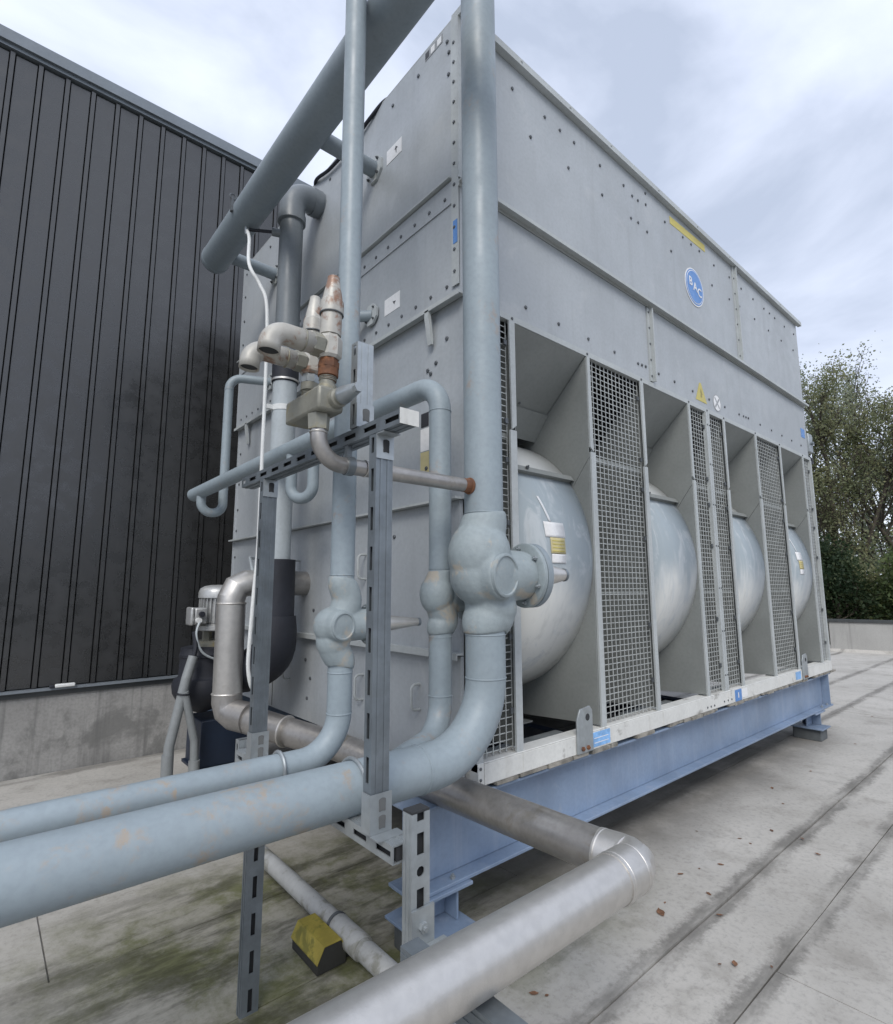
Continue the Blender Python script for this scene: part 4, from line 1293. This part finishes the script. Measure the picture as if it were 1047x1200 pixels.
def relief(name, label, x, y, z0, q, lean, m):
    """q scales the radii"""
    root = thing(name, label, 'valve', (x, y, z0), G)
    ax = Vector((lean, 0, 1)).normalized()
    p = Vector((x, y, z0))
    def lt(nm, s0, prof, mt, seg=24, sharp=30, ph=0.0):
        bm = B(); lathe(bm, p+ax*s0, ax, [(a_, r_*q) for a_, r_ in prof], seg, True, ph); return obj(nm, bm, mt, root, sharp)
    lt('lower_nut', 0, [(0, .034), (.018, .034), (.020, .043), (.050, .043)], 'rust' if m else 'valve_body_grey', 24)
    for k in range(3):
        bm = B(); torus(bm, p+ax*(.003+.006*k), ax, .035*q, .0022); obj('thread_ring', bm, 'valve_body_grey', root, 60)
    lt('ring_nut', .0505, [(0, .046), (.022, .046), (.025, .040), (.034, .040)], 'rust' if m else 'zinc', 8, 20)
    lt('body', .0855, [(0, .044), (.010, .053), (.075, .053), (.092, .042)], 'valve_white', 8, 20, .2)
    lt('spring_housing', .178, [(0, .0455), (.084, .0455)], 'valve_white')
    lt('collar', .262, [(0, .049), (.003, .0515), (.050, .050), (.056, .045)], 'valve_white')
    lt('cap', .318, [(0, .045), (.082, .027), (.085, .0265), (.094, .0265), (.097, .022)], 'valve_white')
    bm = B(); torus(bm, p+ax*.262, ax, .049*q, .003); obj('seal_band', bm, 'bolt', root, 60)
    c = p+ax*.130
    bm = B(); lathe(bm, c+Vector((-.036*q, 0, 0)), (-1, 0, .0), [(0, .046*q), (.005, .050*q), (.040, .050*q), (.045, .046*q)], 6, True, .25); obj('outlet_nut', bm, 'valve_body_grey', root, 20)
    return root, c
r1, c1 = relief('relief_valve', 'white rust-stained relief valve with a conical cap, nearest and tallest of the two', -.888, -.262, 2.346, .86, .03, True)
r2, c2 = relief('relief_valve', 'shorter white relief valve standing behind the tall one', -.880, -.100, 2.338, .80, .03, False)
def outlet(root, c, ln, z, q):
    bm = B()
    pts = fillet([c+Vector((-.07, 0, 0)), c+Vector((-ln, 0, 0)), c+Vector((-ln-.006, 0, -z))], .058, 12)
    tube(bm, pts, .0415*q, 28, False)
    o = obj('outlet_elbow', bm, 'valve_white', root)
    md = o.modifiers.new('solid', 'SOLIDIFY'); md.thickness = .004; md.offset = -1
    bm = B(); dv = (pts[-1]-pts[-2]).normalized(); lathe(bm, pts[-1]-dv*.010, dv, [(0, .0375*q), (.001, .0375*q)], 20); obj('bore', bm, 'slot_dark', o, 0)
    bm = B(); torus(bm, c+Vector((-.105, 0, 0)), (1, 0, 0), .0415*q, .003); obj('thread_ring', bm, 'valve_body_grey', root, 60)
outlet(r1, c1, .222, .080, .92)
outlet(r2, c2, .235, .080, .86)
# pipe from block down to thick pipe
t = thing('relief_pipe', 'thin stainless pipe from the valve block to a rusty weld on the thick pipe', 'pipe', (-.5, -.27, 2.05))
pts = fillet([(-.918, -.262, 2.17), (-.918, -.265, 2.045), (-.185, -.27, 2.045)], .095, 12)
bm = B(); tube(bm, pts, .030, 24); obj('tube', bm, 'stainless_dull', t)
bm = B(); torus(bm, (-.918, -.262, 2.150), (0, 0, 1), .0305, .003); torus(bm, (-.73, -.27, 2.045), (1, 0, 0), .0305, .0022); obj('weld_seam', bm, 'stainless', t)
bm = B(); tube(bm, [(-.232, -.27, 2.045), (-.200, -.27, 2.045)], .0308, 24); torus(bm, (-.194, -.27, 2.045), (1, 0, 0), .031, .0065); obj('rusty_weld', bm, 'rust', t)
cl = thing('pipe_hanger', 'small steel clamp hanging the stainless pipe from the horizontal channel', 'clamp', (-.80, -.27, 2.1))
bm = B()
lathe(bm, (-.812, -.27, 2.045), (1, 0, 0), [(0, .036), (.028, .036)], 24); box(bm, -.81, -.79, -.28, -.26, 2.078, 2.121); box(bm, -.808, -.788, -.245, -.205, 2.03, 2.06)
obj('band', bm, 'zinc_dark', cl)
bolt((-.798, -.225, 2.06), (0, 0, 1), .008, .02, cl)

# U-bolts
def ubolt(x, y, zc, r, zb, label):
    root = thing('u_bolt', label, 'bolt', (x, y, zb), 'U-bolts round the blue pipes')
    bm = B()
    rr = r+.0055
    pts = [Vector((x, y-rr, zb))] + [Vector((x, y-rr*math.cos(PI*k/16), zc+rr*math.sin(PI*k/16))) for k in range(17)] + [Vector((x, y+rr, zb))]
    tube(bm, pts, .0068, 8); obj('rod', bm, 'zinc', root)
    for s in (-1, 1):
        bm = B(); lathe(bm, (x, y+s*rr, zb+.002), (0, 0, 1), [(0, .011), (.012, .011)], 6); obj('nut', bm, 'zinc', root, 20)
ubolt(-.752, -.27, .927, .0872, .852, 'zinc U-bolt round the thick blue pipe beside the front post')
ubolt(-.912, y2, z2, .0488, .885, 'zinc U-bolt round the thinner blue pipe')

# ------------------------------------------------------------------ pump, pedestal and small pipes
PU = thing('pump', 'pump with grey ribbed electric motor and black insulated casing, beside the dark wall', 'pump', (-.49, 2.35, .66))
px_, py_ = -.375, 2.38
bm = B(); lathe(bm, (px_, py_, 1.535), (0, 0, 1), [(0, .140), (.045, .139), (.070, .128), (.088, .10), (.097, .05), (.099, 0)], 32); obj('fan_cowl', bm, 'motor', PU, 40)
bm = B(); lathe(bm, (px_, py_, 1.35), (0, 0, 1), [(0, .112), (.184, .112)], 32); mb = obj('motor_body', bm, 'motor', PU)
bm = B()
for k in range(28):
    M = Matrix.Translation((px_, py_, 0)) @ Matrix.Rotation(2*PI*k/28, 4, 'Z')
    box(bm, .110, .133, -.003, .003, 1.36, 1.53, M)
obj('cooling_fins', bm, 'motor', mb, 0, kind='stuff')
bm = B(); box(bm, px_-.205, px_-.115, py_-.15, py_-.03, 1.345, 1.465); tb = obj('terminal_box', bm, 'motor', PU, bev=.012)
bm = B(); box(bm, px_-.232, px_-.207, py_-.155, py_-.025, 1.34, 1.47); obj('box_lid', bm, 'motor', tb, bev=.01)
for xx, z in ((-.16, 1.42), (-.18, 1.375)):
    bm = B(); cyl(bm, (px_+xx, py_-.145, z), (px_+xx, py_-.18, z), .020, seg=12); obj('cable_gland', bm, 'rubber' if z > 1.4 else 'white_plastic', tb)
bm = B(); lathe(bm, (px_, py_, 1.285), (0, 0, 1), [(0, .10), (.012, .145), (.045, .145), (.062, .112)], 32); obj('motor_flange', bm, 'motor', PU)
bm = B()
for a in (.3, 1.9, 3.5, 5.0):
    box(bm, px_+.09*math.cos(a)-.02, px_+.09*math.cos(a)+.02, py_+.09*math.sin(a)-.02, py_+.09*math.sin(a)+.02, 1.215, 1.29)
lathe(bm, (px_, py_, 1.175), (0, 0, 1), [(0, .13), (.04, .14), (.045, .10)], 28); obj('lantern', bm, 'valve_body_grey', PU)
bx_ = px_-.075
bm = B(); lathe(bm, (bx_, py_, .70), (0, 0, 1), [(0, .03), (.025, .09), (.08, .165), (.15, .205), (.21, .212), (.25, .200), (.258, .178), (.27, .170), (.40, .168), (.405, .174), (.425, .174), (.430, .168), (.47, .165), (.478, .13)], 32); obj('insulated_casing', bm, 'rubber', PU, 50)
bm = B(); tube(bm, smooth_pts([(px_-.17, py_-.17, 1.375), (px_-.20, py_-.20, 1.28), (px_-.15, py_-.20, 1.15), (px_-.02, py_-.19, 1.09), (px_+.09, py_-.17, 1.13), (px_+.14, py_-.13, 1.20)], 8), .008, 8); obj('motor_cable', bm, 'pvc_light', PU)
pd = thing('pump_pedestal', 'dark navy steel pedestal under the pump', 'pedestal', (-.25, 2.4, 0))
bm = B(); box(bm, -.48, .0, 2.26, 2.60, .33, .655); obj('box', bm, 'navy_paint', pd, bev=.006)
bm = B(); box(bm, -.45, -.36, 2.30, 2.55, .004, .3095); obj('leg', bm, 'navy_paint', pd, bev=.005)
bm = B(); box(bm, -.16, -.05, 2.30, 2.55, .004, .3095); obj('leg', bm, 'navy_paint', pd, bev=.005)
bm = B(); box(bm, -.50, .0, 2.24, 2.62, .31, .3295); obj('base_plate', bm, 'navy_paint', pd)
dp_ = thing('grey_drain_pipes', 'pair of grey plastic drain pipes joined at the top, left of the pump', 'pipe', (-.65, 2.15, 0))
def dtube(name, pts, r, rad=.05, m='pvc_mid'):
    bm = B(); tube(bm, fillet(pts, rad, 8), r, 16); return obj(name, bm, m, dp_)
dtube('left_leg', [(-.59, 2.17, 1.13), (-.632, 2.15, .99), (-.715, 2.15, .55), (-.72, 2.15, .33), (-.50, 2.10, .26)], .033)
dtube('right_leg', [(-.645, 2.13, .90), (-.555, 2.15, .56), (-.548, 2.15, .40)], .027)
bm = B(); cyl(bm, (-.545, 2.15, .006), (-.548, 2.15, .43), .037, seg=18); obj('socket', bm, 'pvc_mid', dp_)
bm = B(); cyl(bm, (-.72, 2.15, .50), (-.718, 2.15, .36), .038, seg=18); obj('socket', bm, 'pvc_mid', dp_)
bm = B(); torus(bm, (-.648, 2.145, .885), (.15, 0, 1), .042, .006); obj('strap', bm, 'rubber', dp_)
bm = B(); tube(bm, smooth_pts([(-.59, 2.17, 1.12), (-.575, 2.18, 1.20), (-.585, 2.2, 1.30)]), .017, 10); obj('black_sleeve', bm, 'rubber', dp_)
# black valve lever / instrument on the end panel above the suction pipe
t = thing('pressure_switch', 'small grey control box with a bent lever above the suction pipe', 'control box', (-.05, 2.2, 1.5))
bm = B(); box(bm, -.12, .0375, 2.02, 2.18, 1.29, 1.52); obj('box', bm, 'motor', t, bev=.008)
bm = B(); tube(bm, [(-.02, 2.62, 1.86), (-.09, 2.52, 1.86), (-.14, 2.30, 1.72), (-.14, 2.22, 1.71)], .013, 8); obj('lever', bm, 'pvc_light', t)
bm = B(); torus(bm, (.034, 2.30, 1.73), (1, 0, 0), .17, .010, 32, 8); obj('round_rim', bm, 'casing_edge', t)

# ------------------------------------------------------------------ drain pipe on the roof + yellow block
t = thing('roof_drain_pipe', 'pale grey plastic drain pipe lying on the green stained roof under the blue pipes', 'pipe', (-.41, .5, .05))
bm = B(); tube(bm, [(-.408, 1.75, .085), (-.408, -.75, .085)], .043, 24); obj('tube', bm, 'drain_pipe', t)
bm = B(); lathe(bm, (-.408, .40, .085), (0, -1, 0), [(0, .048), (.012, .0515), (.03, .050), (.21, .050), (.218, .046)], 24); obj('socket', bm, 'drain_pipe', t)
bm = B(); lathe(bm, (-.408, .415, .085), (0, -1, 0), [(0, .0525), (.016, .0525)], 24); obj('seal_ring', bm, 'bolt', t)
t = thing('pipe_support_block', 'yellow topped rubber support block on the roof beside the pale drain pipe', 'support block', (-.51, .39, 0))
bm = B(); prism(bm, [(-.575, .004), (-.575, .050), (-.545, .105), (-.465, .105), (-.437, .050), (-.437, .004)], 1, .272, .512)
obj('body', bm, 'black_block', t, bev=.004)
bm = B(); prism(bm, [(-.578, .046), (-.5785, .051), (-.547, .1085), (-.463, .1085), (-.4335, .051), (-.434, .046), (-.437, .0505), (-.465, .1055), (-.545, .1055), (-.575, .0505)], 1, .267, .517)
obj('yellow_cover', bm, 'yellow_block', t, 20)
bm = B(); box(bm, -.43, -.386, .30, .36, .004, .0415); obj('pipe_rest', bm, 'black_block', t)

# ------------------------------------------------------------------ fallen leaves
def leaf_mesh(seed):
    rn = random.Random(seed)
    bm = B()
    n = 8
    L_a = []
    for q in range(n+1):
        s = q/n
        w = .5*math.sin(PI*min(1, s*1.05))**.8*(.85+.3*rn.random())+.02
        L_a.append((s-.5, w*.55, .10*abs(s-.5)*rn.uniform(.3, 1.5)+.02))
    l_, c_, r_ = [], [], []
    for x, w, z in L_a:
        l_.append(bm.verts.new((x, w, z+.16*w))); c_.append(bm.verts.new((x, 0, z))); r_.append(bm.verts.new((x, -w*rn.uniform(.6, 1), z+.22*w)))
    for q in range(n):
        bm.faces.new((l_[q], l_[q+1], c_[q+1], c_[q])); bm.faces.new((c_[q], c_[q+1], r_[q+1], r_[q]))
    return mesh_of(bm, 'leaf_brown', 0)
lms = [leaf_mesh(s) for s in range(4)]
LP = [(.92, -.44), (1.12, -.64), (1.02, -.41), (1.16, -.26), (.06, -.42), (.03, -.38), (2.36, -.63), (2.2, -.76), (2.04, -.44), (1.63, -.43), (2.06, -.37), (1.49, -.37), (3.19, -.18), (3.89, -.25), (2.34, -.46), (.91, -.94), (.81, -.83), (.76, -.79), (1.96, -.14), (7.25, .2), (5.2, -.28), (6.3, -.5), (8.5, -.9), (4.4, -.75), (7.9, .6), (9.5, .1), (10.9, .9), (3.5, -1.1), (2.9, -.35), (5.9, -.95), (1.35, -.33), (1.27, -.52), (4.0, -1.4), (9.0, -.4), (11.5, -.2), (6.8, -.1)]
rn = random.Random(9)
for i, (x, y) in enumerate(LP):
    o = bpy.data.objects.new('fallen_leaf', lms[i % 4]); COL.objects.link(o)
    s = .066 if i == 0 else rn.uniform(.018, .042)
    o.location = (x, y, .0085); o.scale = (s, s, s); o.rotation_euler = (rn.uniform(-.1, .1), rn.uniform(-.1, .1), rn.uniform(0, 6))
    tag(o, 'largest curled brown leaf on the roof, below the mitred corner of the stainless pipe' if i == 0 else 'small brown fallen leaf lying on the grey roof', 'leaf', 'fallen leaves on the roof')
